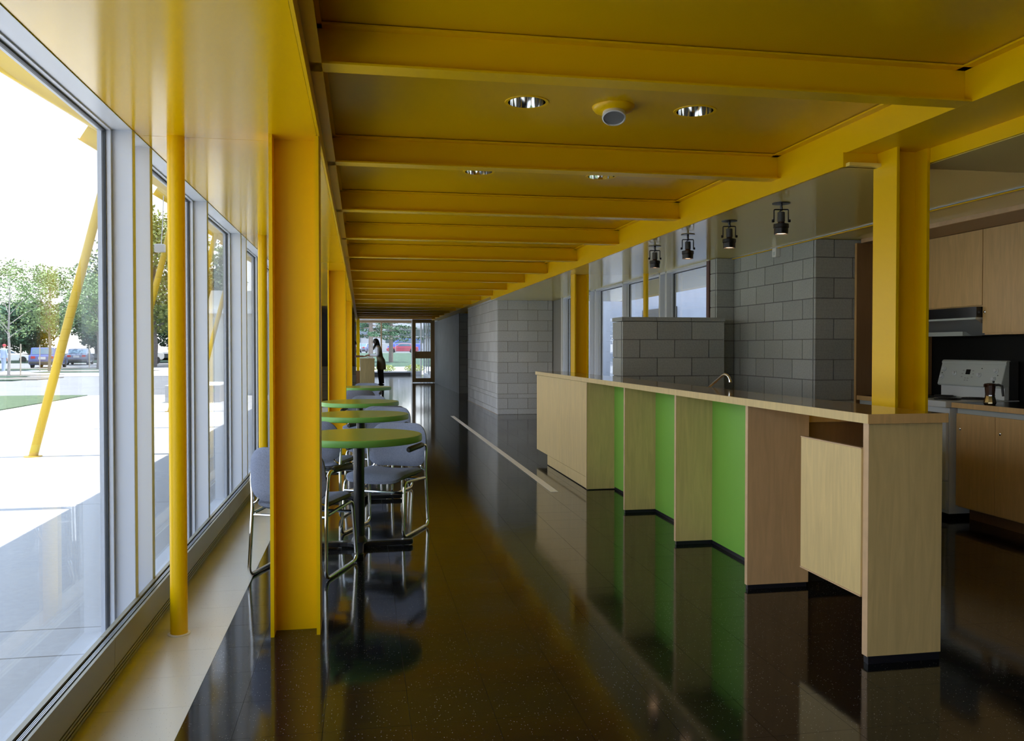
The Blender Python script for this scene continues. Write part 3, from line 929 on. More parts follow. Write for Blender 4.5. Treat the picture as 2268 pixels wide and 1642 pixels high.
# ------------------------------------------------------------------ kitchen
KX = 4.48
def cabinet(name, lab, x0, x1, y0, y1, z0, z1, doors, kick, lock_at, m='maple_dark', group=None):
    t = thing(name, lab, 'cabinet', (x0, y0, z0 if not kick else 0), 0, group)
    zz = 0.0 if not kick else z0
    b0 = 0.10 if kick else 0.0
    H = z1 - z0
    MB().box(0.022, x1 - x0, 0, y1 - y0, b0, H).build('cabinet_body', m, t)
    if kick:
        MB().box(0.12, x1 - x0, 0.004, y1 - y0 - 0.004, 0, 0.10).build('kick_board', 'maple_brown', t)
    n = len(doors) - 1
    for i in range(n):
        d0, d1 = doors[i] - y0 + 0.002, doors[i + 1] - y0 - 0.002
        dd = MB().box(0, 0.02, d0, d1, b0 + 0.012, H - (0.045 if kick else 0.002)).build('door', m, t)
        if lock_at:
            ly, lz = lock_at[i]
            rot = Matrix.Rotation(-math.pi / 2, 3, 'Y')
            MB().lathe([(0.010, 0.0), (0.010, 0.004), (0.006, 0.006), (0.0, 0.006)], 16, (0, ly - y0, lz - z0), rot).build('lock', 'chrome', dd, True)
    if kick:
        MB().box(0.012, 0.022, 0, y1 - y0, H - 0.044, H).build('top_rail', 'white_panel', t)
    return t
cabinet('base_cabinet', 'low maple base cabinet with locked doors right of the stove', KX, 5.045, 4.0, 5.685, 0, 0.862, [4.0, 4.62, 5.285, 5.685], True, [(4.56, 0.70), (5.235, 0.70), (5.64, 0.70)])
cabinet('base_cabinet', 'narrow maple base cabinet between the stove and the tall side panel', 4.31, 5.045, 6.45, 6.70, 0, 0.862, [6.45, 6.70], True, [(6.65, 0.70)])
for xw, y0, y1, lab in ((4.44, 4.0, 5.688, 'black kitchen worktop with a wooden edge right of the stove'), (4.295, 6.452, 6.705, 'short kitchen worktop with a wooden edge beside the tall side panel')):
    t = thing('worktop', lab, 'worktop', (xw, y0, 0.862))
    MB().box(0.012, 5.045 - xw, 0, y1 - y0, 0.0, 0.038).build('slab', 'black_paint', t)
    MB().box(0.0, 0.012, 0, y1 - y0, 0.0, 0.038).build('edge_strip', 'maple_dark', t)
UX = 4.75
cabinet('wall_cabinet', 'maple wall cabinet above the range hood', UX, 5.045, 5.752, 6.55, 1.64, CZ - 0.034, [5.752, 6.55], False, [(6.50, 1.70)])
cabinet('wall_cabinet', 'tall maple wall cabinet right of the range hood', UX, 5.045, 4.0, 5.748, 1.42, CZ - 0.034, [4.0, 4.88, 5.748], False, [(4.84, 1.597), (5.722, 1.597)])
va = thing('cabinet_valance', 'shallow maple valance under the kitchen ceiling above the wall cabinets', 'valance', (4.33, 4.05, CZ - 0.033))
MB().box(0, 0.018, 0, 2.66, 0.0, 0.033).build('front_board', 'maple_edge', va)
MB().box(0.018, 0.70, 0, 2.66, 0.0, 0.028).build('soffit_board', 'maple_brown', va)
tp = thing('tall_side_panel', 'tall maple panel closing the kitchen against the block wall', 'panel', (4.29, 6.715, 0))
MB().box(0.006, 0.75, 0, 0.024, 0, CZ - 0.034).build('board', 'maple_brown', tp)
MB().box(0.0, 0.006, 0, 0.024, 0, CZ - 0.034).build('edge_strip', 'maple_dark', tp)

# range hood
hd = thing('range_hood', 'stainless range hood under the wall cabinet', 'hood', (4.70, 5.752, 1.42))
HW = 0.80
MB().box(0, 0.33, 0, HW, 0.135, 0.218).build('control_strip', 'black_paint', hd)
MB().box(-0.006, 0.33, 0, HW, 0.120, 0.135).build('trim_strip', 'white_panel', hd)
MB().prism([(0.0, 0.119), (0.32, 0.119), (0.32, 0.0), (0.20, 0.0)], 'y', 0.002, HW - 0.002).build('underside', 'grey_metal', hd)
MB().box(0.12, 0.30, 0.30, HW - 0.02, -0.004, 0.03).build('lamp_cover', 'white_panel', hd)

# stove
st = thing('stove', 'white electric stove with coil burners and a sloping control panel', 'stove', (4.41, 5.70, 0))
SW = 0.725
MB().box(0.03, 0.62, 0.004, SW - 0.004, 0.04, 0.855).build('stove_body', 'white_enamel', st)
dr = MB().box(0.0, 0.028, 0.01, SW - 0.01, 0.30, 0.815).build('oven_door', 'white_enamel', st, bevel=0.006)
MB().tube([(-0.028, 0.07, 0.775), (-0.028, SW - 0.07, 0.775)], 0.011, 10).build('handle', 'white_enamel', dr, True)
MB().box(-0.002, 0.0005, 0.16, SW - 0.16, 0.44, 0.70).build('oven_window', 'dark_glass', dr)
MB().box(0.002, 0.028, 0.01, SW - 0.01, 0.07, 0.285).build('drawer', 'white_panel', st, bevel=0.006)
MB().box(-0.01, 0.64, 0, SW, 0.857, 0.908).build('cooktop', 'white_enamel', st, bevel=0.008)
for bx, by, br in ((0.16, 0.20, 0.075), (0.16, 0.56, 0.10), (0.40, 0.20, 0.10), (0.40, 0.56, 0.075)):
    bz = MB().lathe([(0.0, 0.908), (br + 0.022, 0.908), (br + 0.022, 0.914), (br + 0.008, 0.911), (0.0, 0.9095)], 28, (bx, by, 0)).build('burner_pan', 'coil', st, True)
    sp = [(bx + (0.015 + (br - 0.015) * i / 60) * math.cos(i * 0.42), by + (0.015 + (br - 0.015) * i / 60) * math.sin(i * 0.42), 0.918) for i in range(61)]
    MB().tube(sp, 0.0045, 6).build('burner_coil', 'coil', bz, True)
# backguard: splash, sloped panel, rolled top
MB().prism([(0.50, 0.908), (0.62, 0.908), (0.62, 1.03), (0.515, 1.03), (0.50, 1.0)], 'y', 0.002, SW - 0.002).build('splash', 'white_enamel', st, bevel=0.006)
cp = MB().prism([(0.465, 1.012), (0.475, 1.0), (0.62, 1.03), (0.62, 1.19), (0.515, 1.19), (0.510, 1.182)], 'y', 0.0, SW).build('control_panel', 'white_panel', st, bevel=0.006)
MB().tube([(0.535, -0.002, 1.196), (0.535, SW + 0.002, 1.196)], 0.023, 14).build('top_roll', 'white_panel', st, True)
MB().box(0.54, 0.62, -0.004, SW - 0.002, 0.908, 1.21).build('side_cheek', 'dark_grey', st)
nv = Vector((-0.17, 0, 0.045)).normalized()
def onp(u, h, off=0.0):
    b0, b1 = Vector((0.465, 0, 1.012)), Vector((0.510, 0, 1.182))
    p = b0.lerp(b1, h); p.y = SW * u
    return p + nv * off
rot = nv.to_track_quat('Z', 'Y').to_matrix()
for u, h in ((0.93, 0.74), (0.94, 0.36), (0.74, 0.55), (0.35, 0.50), (0.11, 0.72), (0.12, 0.34)):
    kb = MB().lathe([(0.021, 0.0), (0.020, 0.006), (0.015, 0.007), (0.014, 0.018), (0.012, 0.020), (0.0, 0.020)], 20, onp(u, h, 0.001), rot).build('knob', 'white_enamel', cp, True)
def patch(u0, u1, h0, h1, m, nm, th=0.0012):
    q = [onp(u0, h0), onp(u1, h0), onp(u1, h1), onp(u0, h1)]
    vs = [p + nv * 0.0002 for p in q] + [p + nv * th for p in q]
    MB().add(vs, [(0, 1, 2, 3), (4, 5, 6, 7), (0, 1, 5, 4), (1, 2, 6, 5), (2, 3, 7, 6), (3, 0, 4, 7)]).build(nm, m, cp)
patch(0.50, 0.57, 0.52, 0.76, 'black_paint', 'clock_display')
for (u, h) in ((0.61, 0.70), (0.62, 0.55), (0.62, 0.40), (0.46, 0.70), (0.45, 0.55), (0.46, 0.40), (0.56, 0.34), (0.52, 0.34), (0.56, 0.24), (0.52, 0.24)):
    patch(u - 0.012, u + 0.012, h - 0.02, h + 0.02, 'grey_metal', 'key')
for (u, h) in ((0.955, 0.55), (0.33, 0.82), (0.075, 0.52)):
    MB().lathe([(0.004, 0.0), (0.004, 0.003), (0.0, 0.003)], 10, onp(u, h, 0.0005), rot).build('indicator', 'black_paint', cp)

# moka pot on the worktop
mk = thing('moka_pot', 'dark stovetop coffee pot standing on the worktop by the stove', 'pot', (4.515, 5.38, 0.90))
def octo(prof, name, m, z0=0.0, n=10):
    return MB().lathe(prof, n).build(name, m, mk)
octo([(0.034, 0.0), (0.038, 0.004), (0.042, 0.012), (0.042, 0.020), (0.036, 0.048), (0.031, 0.066)], 'boiler', 'brass')
octo([(0.033, 0.066), (0.033, 0.074)], 'collar', 'chrome')
octo([(0.031, 0.074), (0.033, 0.10), (0.036, 0.142), (0.038, 0.150)], 'jug', 'bronze')
octo([(0.039, 0.150), (0.037, 0.156), (0.012, 0.160), (0.0, 0.160)], 'lid', 'bronze')
MB().lathe([(0.005, 0.160), (0.008, 0.168), (0.007, 0.176), (0.0, 0.178)], 12, (0.018, -0.012, 0)).build('lid_knob', 'plastic_black', mk, True)
MB().prism([(-0.002, 0.118), (0.032, 0.122), (0.030, 0.128)], 'z', 0.0, 0.001)
hv = Vector((0.45, -0.89, 0)).normalized()
hp = [(0.034, 0.146), (0.060, 0.148), (0.082, 0.140), (0.086, 0.10), (0.090, 0.066)]
MB().tube([(hv.x * r_, hv.y * r_, z) for r_, z in arc([(a, 0, b) for a, b in hp], 0.012) and hp], [0.009, 0.0095, 0.0095, 0.009, 0.008], 8).build('handle', 'plastic_black', mk, True)
MB().prism([(-0.030, 0.010), (-0.052, 0.004), (-0.052, -0.004), (-0.030, -0.010)], 'z', 0.132, 0.152).build('spout', 'bronze', mk)

# small white sensor on the block wall
t = thing('wall_sensor', 'small white box mounted high on the grey block wall', 'sensor', (3.868, 7.37, 2.185))
MB().box(0.0, 0.046, 0, 0.075, 0.0, 0.085).build('casing', 'white_plain', t, bevel=0.005)
MB().box(-0.003, 0.0, 0.02, 0.055, 0.015, 0.05).build('lens', 'white_panel', t)

# ------------------------------------------------------------------ ceiling fittings
def make_spot():
    t = thing('ceiling_spotlight', 'x', 'spotlight')
    MB().lathe([(0.058, 0.0), (0.058, -0.006), (0.012, -0.010), (0.0, -0.010)], 28).build('ceiling_plate', 'black_paint', t, True)
    MB().tube([(0, 0, -0.009), (0, 0, -0.030), (0.004, 0, -0.038)], 0.009, 10).build('stem', 'black_paint', t, True)
    MB().tube(arc([(0.004, 0, -0.034), (0.012, 0.004, -0.046), (-0.010, 0.006, -0.052), (-0.004, 0, -0.068)], 0.008, 3), 0.0035, 6).build('cord', 'plastic_black', t, True)
    MB().tube(arc([(-0.047, 0, -0.125), (-0.047, 0, -0.043), (0.047, 0, -0.043), (0.047, 0, -0.125)], 0.008, 3), 0.0042, 8).build('yoke', 'black_paint', t, True)
    MB().lathe([(0.0, -0.060), (0.020, -0.060), (0.024, -0.063), (0.024, -0.122), (0.020, -0.126), (0.0, -0.126)], 20).build('lamp_holder', 'dark_grey', t, True)
    MB().lathe([(0.018, -0.124), (0.034, -0.142), (0.046, -0.146)], 20, close=False).build('reflector_cone', 'bronze', t, True)
    MB().lathe([(0.044, -0.138), (0.050, -0.140), (0.050, -0.164), (0.046, -0.168), (0.045, -0.206), (0.041, -0.206), (0.041, -0.150)], 28, close=False).build('lamp_hood', 'black_paint', t, True)
    MB().lathe([(0.0405, -0.199), (0.0, -0.199)], 24, close=False).build('lamp_face', 'lamp_glow', t)
    for s in (-1, 1):
        MB().tube([(s * 0.047, 0, -0.118), (s * 0.060, 0, -0.118)], 0.010, 10).build('knob', 'black_paint', t, True)
    return t
so = make_spot()
SP = [(2.735, 5.14), (2.727, 5.915), (2.712, 6.69), (2.710, 7.49)]
for k, (x, y) in enumerate(SP):
    o = so if k == 0 else dup(so, (x, y, CZ), 0)
    o.location = (x, y, CZ); o.rotation_euler = (0, 0, -0.22)
    o['label'] = 'black ceiling spotlight over the bar, %s' % ['nearest of the four', 'second from the viewer', 'third from the viewer', 'farthest of the four']
    o['label'] = ['black ceiling spotlight over the bar, nearest of the four', 'black ceiling spotlight over the bar, second from the viewer', 'black ceiling spotlight over the bar, third from the viewer', 'black ceiling spotlight over the bar, farthest of the four'][k]
    o['group'] = 'spotlights over the bar'
def make_down():
    t = thing('recessed_downlight', 'x', 'downlight')
    MB().lathe([(0.0915, 0.006), (0.0915, -0.003), (0.106, -0.003), (0.108, 0.0035)], 40, close=False).build('trim_ring', 'yellow', t, True)
    MB().lathe([(0.0905, -0.002), (0.089, 0.02), (0.082, 0.07), (0.068, 0.125), (0.0, 0.128)], 40, close=False).build('reflector', 'steel_mirror', t, True)
    MB().lathe([(0.0, 0.06), (0.022, 0.066), (0.030, 0.09), (0.024, 0.126)], 20, close=False).build('bulb', 'white_plain', t, True)
    return t
dl = make_down()
k = 0
DLL = ['chrome recessed downlight left of the white fitting in the near ceiling bay', 'chrome recessed downlight right of the white fitting in the near ceiling bay', 'chrome recessed downlight, left one in the second ceiling bay', 'chrome recessed downlight, right one in the second ceiling bay']
for y in DL:
    for x in DL[y]:
        o = dl if k == 0 else dup(dl, (x, y, PZ + 0.004), 0)
        o.location = (x, y, PZ + 0.004)
        o['label'] = DLL[k]; o['group'] = 'recessed downlights in the ceiling'
        k += 1
t = thing('ceiling_speaker', 'yellow ceiling rose with a tilted white grille between two downlights', 'fitting', (1.225, 3.985, PZ + 0.004))
MB().lathe([(0.105, 0.0), (0.103, -0.008), (0.090, -0.024), (0.055, -0.034), (0.0, -0.034)], 40).build('rose', 'yellow', t, True)
tilt = Matrix.Rotation(R(-24), 3, 'X') @ Matrix.Rotation(R(8), 3, 'Y')
MB().lathe([(0.046, 0.01), (0.056, -0.028), (0.058, -0.052), (0.052, -0.055), (0.051, -0.047), (0.0, -0.047)], 32, (0.0, -0.012, -0.018), tilt).build('swivel_head', 'white_plain', t, True)
MB().lathe([(0.050, -0.049), (0.0, -0.049)], 32, (0.0, -0.012, -0.018), tilt, close=False).build('grille', 'grey_metal', t)

# ------------------------------------------------------------------ reception desk
t = thing('reception_desk', 'maple reception desk end beside the standing woman', 'desk', (-0.06, 29.3, 0))
MB().box(0, 0.50, 0, 0.04, 0.02, 0.93).build('end_panel', 'maple', t, bevel=0.003, seg=1)
MB().box(-0.01, 0.51, -0.01, 2.3, 0.93, 0.97).build('desk_top', 'maple', t, bevel=0.003, seg=1)
MB().box(0.46, 0.49, 0.04, 2.28, 0.02, 0.93).build('front_panel', 'maple', t)
MB().box(-0.5, 0.0, 0.25, 0.29, 0.0, 0.55).build('return_panel', 'maple_brown', t)
MB().box(0.02, 0.45, 0.05, 2.27, 0.0, 0.02).build('plinth', 'black_base', t)

# ------------------------------------------------------------------ people
def skin_body(name, joints, bones, m, parent, extra=None, sub=1, root='pelvis'):
    keys = list(joints)
    me = bpy.data.meshes.new(name)
    idx = {k_: i for i, k_ in enumerate(keys)}
    me.from_pydata([joints[k_][0] for k_ in keys], [(idx[a], idx[b]) for a, b in bones], [])
    me.materials.append(M[m])
    o = bpy.data.objects.new(name, me)
    col.objects.link(o)
    o.parent = parent
    md = o.modifiers.new('skin', 'SKIN')
    md.use_smooth_shade = True
    if not me.skin_vertices:
        bpy.context.view_layer.objects.active = o
    sv = me.skin_vertices[0].data if me.skin_vertices else None
    if sv:
        for k_ in keys:
            r_ = joints[k_][1]
            sv[idx[k_]].radius = r_ if isinstance(r_, tuple) else (r_, r_)
            sv[idx[k_]].use_root = (k_ == root)
    s = o.modifiers.new('subdivision', 'SUBSURF'); s.levels = sub; s.render_levels = sub
    return o
def limb(parent, name, m, pts, rs, n=12):
    return MB().tube(pts, rs, n).build(name, m, parent, True)
def ellip(parent, name, m, c, r, n=16, cut=None):
    mb = MB(); vs, fs = [], []
    for i in range(n // 2 + 1):
        th = math.pi * i / (n // 2)
        for j in range(n):
            ph = 2 * math.pi * j / n
            vs.append((c[0] + r[0] * math.sin(th) * math.cos(ph), c[1] + r[1] * math.sin(th) * math.sin(ph), c[2] + r[2] * math.cos(th)))
    for i in range(n // 2):
        for j in range(n):
            fs.append((i * n + j, i * n + (j + 1) % n, (i + 1) * n + (j + 1) % n, (i + 1) * n + j))
    return mb.add(vs, fs).build(name, m, parent, True)
def fingers(J, B, palm, d, side, upv, tag_, ln=0.075, r=0.0085):
    """five finger chains leaving the palm along d, spread along side, curling along -upv"""
    d, side, upv = Vector(d).normalized(), Vector(side).normalized(), Vector(upv).normalized()
    p = Vector(palm)
    for i, (off, l) in enumerate(((-0.030, 0.85), (-0.010, 1.0), (0.010, 0.95), (0.029, 0.75))):
        a = p + d * 0.045 + side * off
        b = a + d * ln * l * 0.55 - upv * 0.006
        c = b + d * ln * l * 0.40 - upv * 0.018
        for nm, q in (('a', a), ('b', b), ('c', c)):
            J[f'{tag_}{i}{nm}'] = (q, r)
        B += [(tag_ + 'palm', f'{tag_}{i}a'), (f'{tag_}{i}a', f'{tag_}{i}b'), (f'{tag_}{i}b', f'{tag_}{i}c')]
    a = p - d * 0.005 - side * 0.040
    b = a + d * 0.035 - side * 0.015
    J[tag_ + 'ta'] = (a, r * 1.1); J[tag_ + 'tb'] = (b, r)
    B += [(tag_ + 'palm', tag_ + 'ta'), (tag_ + 'ta', tag_ + 'tb')]
def person(label, loc, facing, h=1.66, arms=((0.22, -0.02, 0.0), (0.22, 0.02, 0.0)), lean=0.05, look=0.0):
    """figure built facing +x locally; arms = forward reach of each hand as (x, y offset, z offset) from waist height"""
    t = thing('person', label, 'person', loc, facing)
    s = h / 1.66
    def V(x, y, z): return Vector((x * s, y * s, z * s))
    J, B = {}, []
    J['pelvis'] = (V(0, 0, 0.90), (0.10 * s, 0.13 * s))
    J['waist'] = (V(lean * 0.4, 0, 1.04), (0.085 * s, 0.115 * s))
    J['chest'] = (V(lean, 0, 1.22), (0.10 * s, 0.135 * s))
    J['collar'] = (V(lean * 1.3, 0, 1.355), (0.065 * s, 0.085 * s))
    J['neck'] = (V(lean * 1.6 + 0.01, 0, 1.42), 0.048 * s)
    J['skull'] = (V(lean * 1.9 + 0.025, 0, 1.52), (0.082 * s, 0.072 * s))
    J['crown'] = (V(lean * 1.9 + 0.015, 0, 1.595), (0.068 * s, 0.062 * s))
    J['jaw'] = (V(lean * 1.9 + 0.062, 0, 1.465), (0.036 * s, 0.038 * s))
    B += [('pelvis', 'waist'), ('waist', 'chest'), ('chest', 'collar'), ('collar', 'neck'), ('neck', 'skull'), ('skull', 'crown'), ('skull', 'jaw')]
    hands = []
    for sd, nm in ((1, 'l'), (-1, 'r')):
        ax, ay, az = arms[0] if sd > 0 else arms[1]
        J[nm + 'shoulder'] = (V(lean * 1.2, sd * 0.155, 1.335), 0.055 * s)
        el = V(lean * 0.6 + ax * 0.15, sd * 0.215, 1.07)
        wr = V(ax, sd * 0.14 + ay, 1.03 + az)
        J[nm + 'elbow'] = (el, 0.040 * s); J[nm + 'wrist'] = (wr, 0.026 * s)
        dv = (wr - el).normalized()
        pl = wr + dv * 0.055 * s
        J[nm + 'palm'] = (pl, (0.018 * s, 0.034 * s))
        B += [('collar', nm + 'shoulder'), (nm + 'shoulder', nm + 'elbow'), (nm + 'elbow', nm + 'wrist'), (nm + 'wrist', nm + 'palm')]
        side = dv.cross(Vector((0, 0, 1))).normalized() * sd
        fingers(J, B, pl, dv, side, (0, 0, 1), nm)
        hands.append((J[nm + 'shoulder'][0], el, wr))
        J[nm + 'hip'] = (V(0, sd * 0.085, 0.85), 0.085 * s)
        J[nm + 'knee'] = (V(0.015 + 0.02 * sd, sd * 0.085, 0.48), 0.056 * s)
        J[nm + 'ankle'] = (V(-0.02 + 0.03 * sd, sd * 0.085, 0.085), 0.036 * s)
        J[nm + 'toe'] = (V(0.12 + 0.03 * sd, sd * 0.095, 0.03), 0.030 * s)
        B += [('pelvis', nm + 'hip'), (nm + 'hip', nm + 'knee'), (nm + 'knee', nm + 'ankle'), (nm + 'ankle', nm + 'toe')]
    skin_body('body', J, B, 'skin', t)
    hx = J['skull'][0]
    # face
    MB().add([hx + V(0.075, -0.014, -0.012), hx + V(0.075, 0.014, -0.012), hx + V(0.074, 0, 0.03), hx + V(0.108, 0, -0.010), hx + V(0.078, 0, -0.022)], [(0, 3, 2), (1, 2, 3), (0, 4, 3), (1, 3, 4), (0, 2, 1), (0, 1, 4)]).build('nose', 'skin', t, True)
    for sd in (-1, 1):
        ellip(t, 'eye', 'hair', hx + V(0.076, sd * 0.030, 0.018), (0.007 * s, 0.011 * s, 0.006 * s), 10)
        ellip(t, 'ear', 'skin', hx + V(0.0, sd * 0.076, 0.0), (0.016 * s, 0.010 * s, 0.028 * s), 10)
    ellip(t, 'mouth', 'dark_red', hx + V(0.080, 0, -0.046), (0.006 * s, 0.020 * s, 0.006 * s), 10)
    return t, J, hands, V, s
# woman at the desk, facing the windows
t, J, hands, V, s = person('woman in pale blouse and long khaki tunic standing at the reception desk', (0.67, 29.75, 0), math.pi, 1.68, ((0.38, -0.05, 0.05), (0.42, 0.02, 0.03)), 0.09)
c = J['skull'][0]
# hair: cap plus long fall down the back and in front of the shoulder
ellip(t, 'hair', 'hair', c + V(-0.022, 0, 0.035), (0.100 * s, 0.092 * s, 0.105 * s), 18)
MB().tube([c + V(-0.055, 0, 0.05), c + V(-0.085, 0, -0.06), c + V(-0.12, 0.0, -0.16), c + V(-0.16, 0.0, -0.27)], [0.07 * s, 0.075 * s, 0.06 * s, 0.02 * s], 12).build('hair_back', 'hair', t, True)
MB().tube([c + V(-0.03, 0.070, 0.03), c + V(0.0, 0.080, -0.07), c + V(0.045, 0.095, -0.17), c + V(0.06, 0.09, -0.26)], [0.030 * s, 0.034 * s, 0.038 * s, 0.016 * s], 10).build('hair_lock', 'hair', t, True)
for (a, b, d_) in hands:
    limb(t, 'sleeve', 'blouse', arc([a + Vector((0, 0, 0.01)), a.lerp(b, 0.5), b, b.lerp(d_, 0.92)], 0.05), [0.066 * s] * 2 + [0.062 * s] * (len(arc([a, a.lerp(b, 0.5), b, b.lerp(d_, 0.92)], 0.05)) - 4) + [0.05 * s] * 2)
def garment(parent, name, m, rings, n=20):
    """rings of (x, z, half depth, half width) joined into one shell"""
    vs, fs = [], []
    for (x, z, a, b) in rings:
        for j in range(n):
            q = 2 * math.pi * j / n
            vs.append((x + a * math.cos(q), b * math.sin(q), z))
    for i in range(len(rings) - 1):
        for j in range(n):
            fs.append((i * n + j, i * n + (j + 1) % n, (i + 1) * n + (j + 1) % n, (i + 1) * n + j))
    fs.append(tuple(range(n)))
    return MB().add(vs, fs).build(name, m, parent, True)
lx, cz_ = J['collar'][0].x, J['collar'][0].z
garment(t, 'blouse', 'blouse', [(lx + 0.01, cz_ + 0.062, 0.052, 0.058), (lx, cz_ + 0.035, 0.078, 0.115), (lx - 0.01, cz_ - 0.005, 0.098, 0.185), (lx - 0.015, cz_ - 0.07, 0.112, 0.200), (lx - 0.03, cz_ - 0.20, 0.118, 0.178)])
garment(t, 'tunic', 'tunic', [(lx - 0.012, cz_ + 0.022, 0.095, 0.105), (lx - 0.022, cz_ - 0.05, 0.118, 0.150), (lx - 0.035, cz_ - 0.16, 0.126, 0.178), (lx * 0.45, 1.05, 0.118, 0.165), (0.0, 0.92, 0.140, 0.195), (-0.01, 0.74, 0.160, 0.205), (-0.01, 0.58, 0.158, 0.195)])
for sd, nm in ((1, 'l'), (-1, 'r')):
    limb(t, 'trouser_leg', 'trousers', [J[nm + 'hip'][0], J[nm + 'knee'][0], J[nm + 'ankle'][0] + V(0, 0, 0.0)], [0.105 * s, 0.085 * s, 0.062 * s])
    ellip(t, 'shoe', 'black_paint', J[nm + 'ankle'][0] + V(0.06, 0, -0.045), (0.13 * s, 0.045 * s, 0.042 * s), 12)
# person behind the desk, only an arm and dark jacket show
t, J, hands, V, s = person('person in a dark jacket behind the desk, one bare forearm reaching across', (-0.46, 30.05, 0), 0.0, 1.62, ((0.44, 0.0, 0.05), (0.54, 0.05, 0.03)), 0.10)
c = J['skull'][0]
ellip(t, 'hair', 'hair', c + V(-0.02, 0, 0.035), (0.098 * s, 0.09 * s, 0.10 * s), 16)
lx, cz_ = J['collar'][0].x, J['collar'][0].z
garment(t, 'jacket', 'jacket', [(lx + 0.01, cz_ + 0.062, 0.056, 0.062), (lx, cz_ + 0.035, 0.085, 0.120), (lx - 0.01, cz_ - 0.005, 0.105, 0.190), (lx - 0.02, cz_ - 0.08, 0.122, 0.205), (lx * 0.5, 1.05, 0.125, 0.185), (0.0, 0.80, 0.150, 0.195)])
for (a, b, d_) in hands:
    limb(t, 'sleeve', 'jacket', [a, b, b.lerp(d_, 0.15)], [0.066 * s, 0.056 * s, 0.052 * s])
for sd, nm in ((1, 'l'), (-1, 'r')):
    limb(t, 'trouser_leg', 'trousers', [J[nm + 'hip'][0], J[nm + 'knee'][0], J[nm + 'ankle'][0]], [0.10 * s, 0.075 * s, 0.055 * s])
    ellip(t, 'shoe', 'black_paint', J[nm + 'ankle'][0] + V(0.06, 0, -0.045), (0.13 * s, 0.045 * s, 0.042 * s), 12)
# passer-by with a red cap in the parking lot
t, J, hands, V, s = person('person with a red cap and pale denim jacket walking in the parking lot', (-19.9, 51.5, -0.01), R(60), 1.60, ((0.10, 0.04, -0.2), (0.06, -0.04, -0.2)), 0.02)
c = J['skull'][0]
ellip(t, 'cap', 'cap_red', c + V(-0.005, 0, 0.055), (0.098 * s, 0.088 * s, 0.075 * s), 16)
MB().box(0.06, 0.17, -0.06, 0.06, 0.0, 0.012).build('cap_peak', 'cap_red', t, loc=c + V(0, 0, 0.04))
lx, cz_ = J['collar'][0].x, J['collar'][0].z
garment(t, 'jacket', 'denim', [(lx + 0.01, cz_ + 0.062, 0.056, 0.062), (lx, cz_ + 0.035, 0.085, 0.120), (lx - 0.01, cz_ - 0.005, 0.105, 0.190), (lx - 0.02, cz_ - 0.08, 0.122, 0.205), (lx * 0.5, 1.05, 0.125, 0.185), (0.0, 0.80, 0.150, 0.195)])
for (a, b, d_) in hands:
    limb(t, 'sleeve', 'denim', [a, b, b.lerp(d_, 0.9)], [0.066 * s, 0.056 * s, 0.045 * s])
for sd, nm in ((1, 'l'), (-1, 'r')):
    limb(t, 'trouser_leg', 'denim', [J[nm + 'hip'][0], J[nm + 'knee'][0], J[nm + 'ankle'][0]], [0.10 * s, 0.075 * s, 0.055 * s])
    ellip(t, 'shoe', 'white_plain', J[nm + 'ankle'][0] + V(0.06, 0, -0.045), (0.13 * s, 0.045 * s, 0.042 * s), 12)

# ------------------------------------------------------------------ outside ground
struct('ground_outside', box(-160, 160, -60, 66, -0.20, -0.03), 'asphalt', label='pale asphalt ground around the building')
pv = struct('paving', box(-7.55, -1.10, -8, 25.2, -0.10, -0.022), 'paving_joint', label='pale concrete paving outside the left windows')
PY = [-8, -3.4, 0.35, 3.83, 4.20, 7.54, 10.98, 14.48, 18.3, 21.8, 25.2]
for i in range(len(PY) - 1):
    box(-7.54, -1.131, PY[i] + 0.006, PY[i + 1] - 0.006, -0.022, 0.0).build('slab', 'paving', pv)
g = struct('lawn', box(-40, -7.56, -10, 25.1, -0.10, 0.02), 'grass', label='mown lawn beside the paving')
for k, (x0, x1, y0, y1, lab) in enumerate(((-30, -14.2, 37.6, 38.6, 'near grass strip among the parked cars'), (-40, -15.6, 41.0, 43.4, 'long grass strip in front of the young trees'), (-17.8, -12.8, 49.5, 51.5, 'grass strip right of the yellow strut'), (-40, -15.8, 56, 58.5, 'far grass strip before the cars'))):
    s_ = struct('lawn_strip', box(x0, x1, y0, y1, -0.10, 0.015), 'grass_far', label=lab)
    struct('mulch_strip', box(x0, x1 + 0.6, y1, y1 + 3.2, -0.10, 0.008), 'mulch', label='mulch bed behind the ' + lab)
struct('lawn_far', box(-160, -8, 84, 150, -0.3, 0.05), 'grass_far', label='dark grass under the far trees')
struct('ground_far', box(-160, 8, 66, 84, -0.2, -0.03), 'asphalt', label='driveway before the far trees')
# ground beyond the end window: path, rising lawn, road
struct('path', box(-20, 30, 43, 61.5, -0.12, -0.005), 'paving', label='pale path outside the end window')
MB().prism([(61.5, -0.3), (61.5, 0.0), (97, 0.84), (99, 0.84), (99, -0.3)], 'x', -7.5, 60).build('lawn_bank', 'grass_far', kind='structure', label='green lawn bank rising to the road')
struct('road', box(-40, 160, 99, 152, 0.3, 0.74), 'asphalt', label='road with parked cars behind the lawn bank')

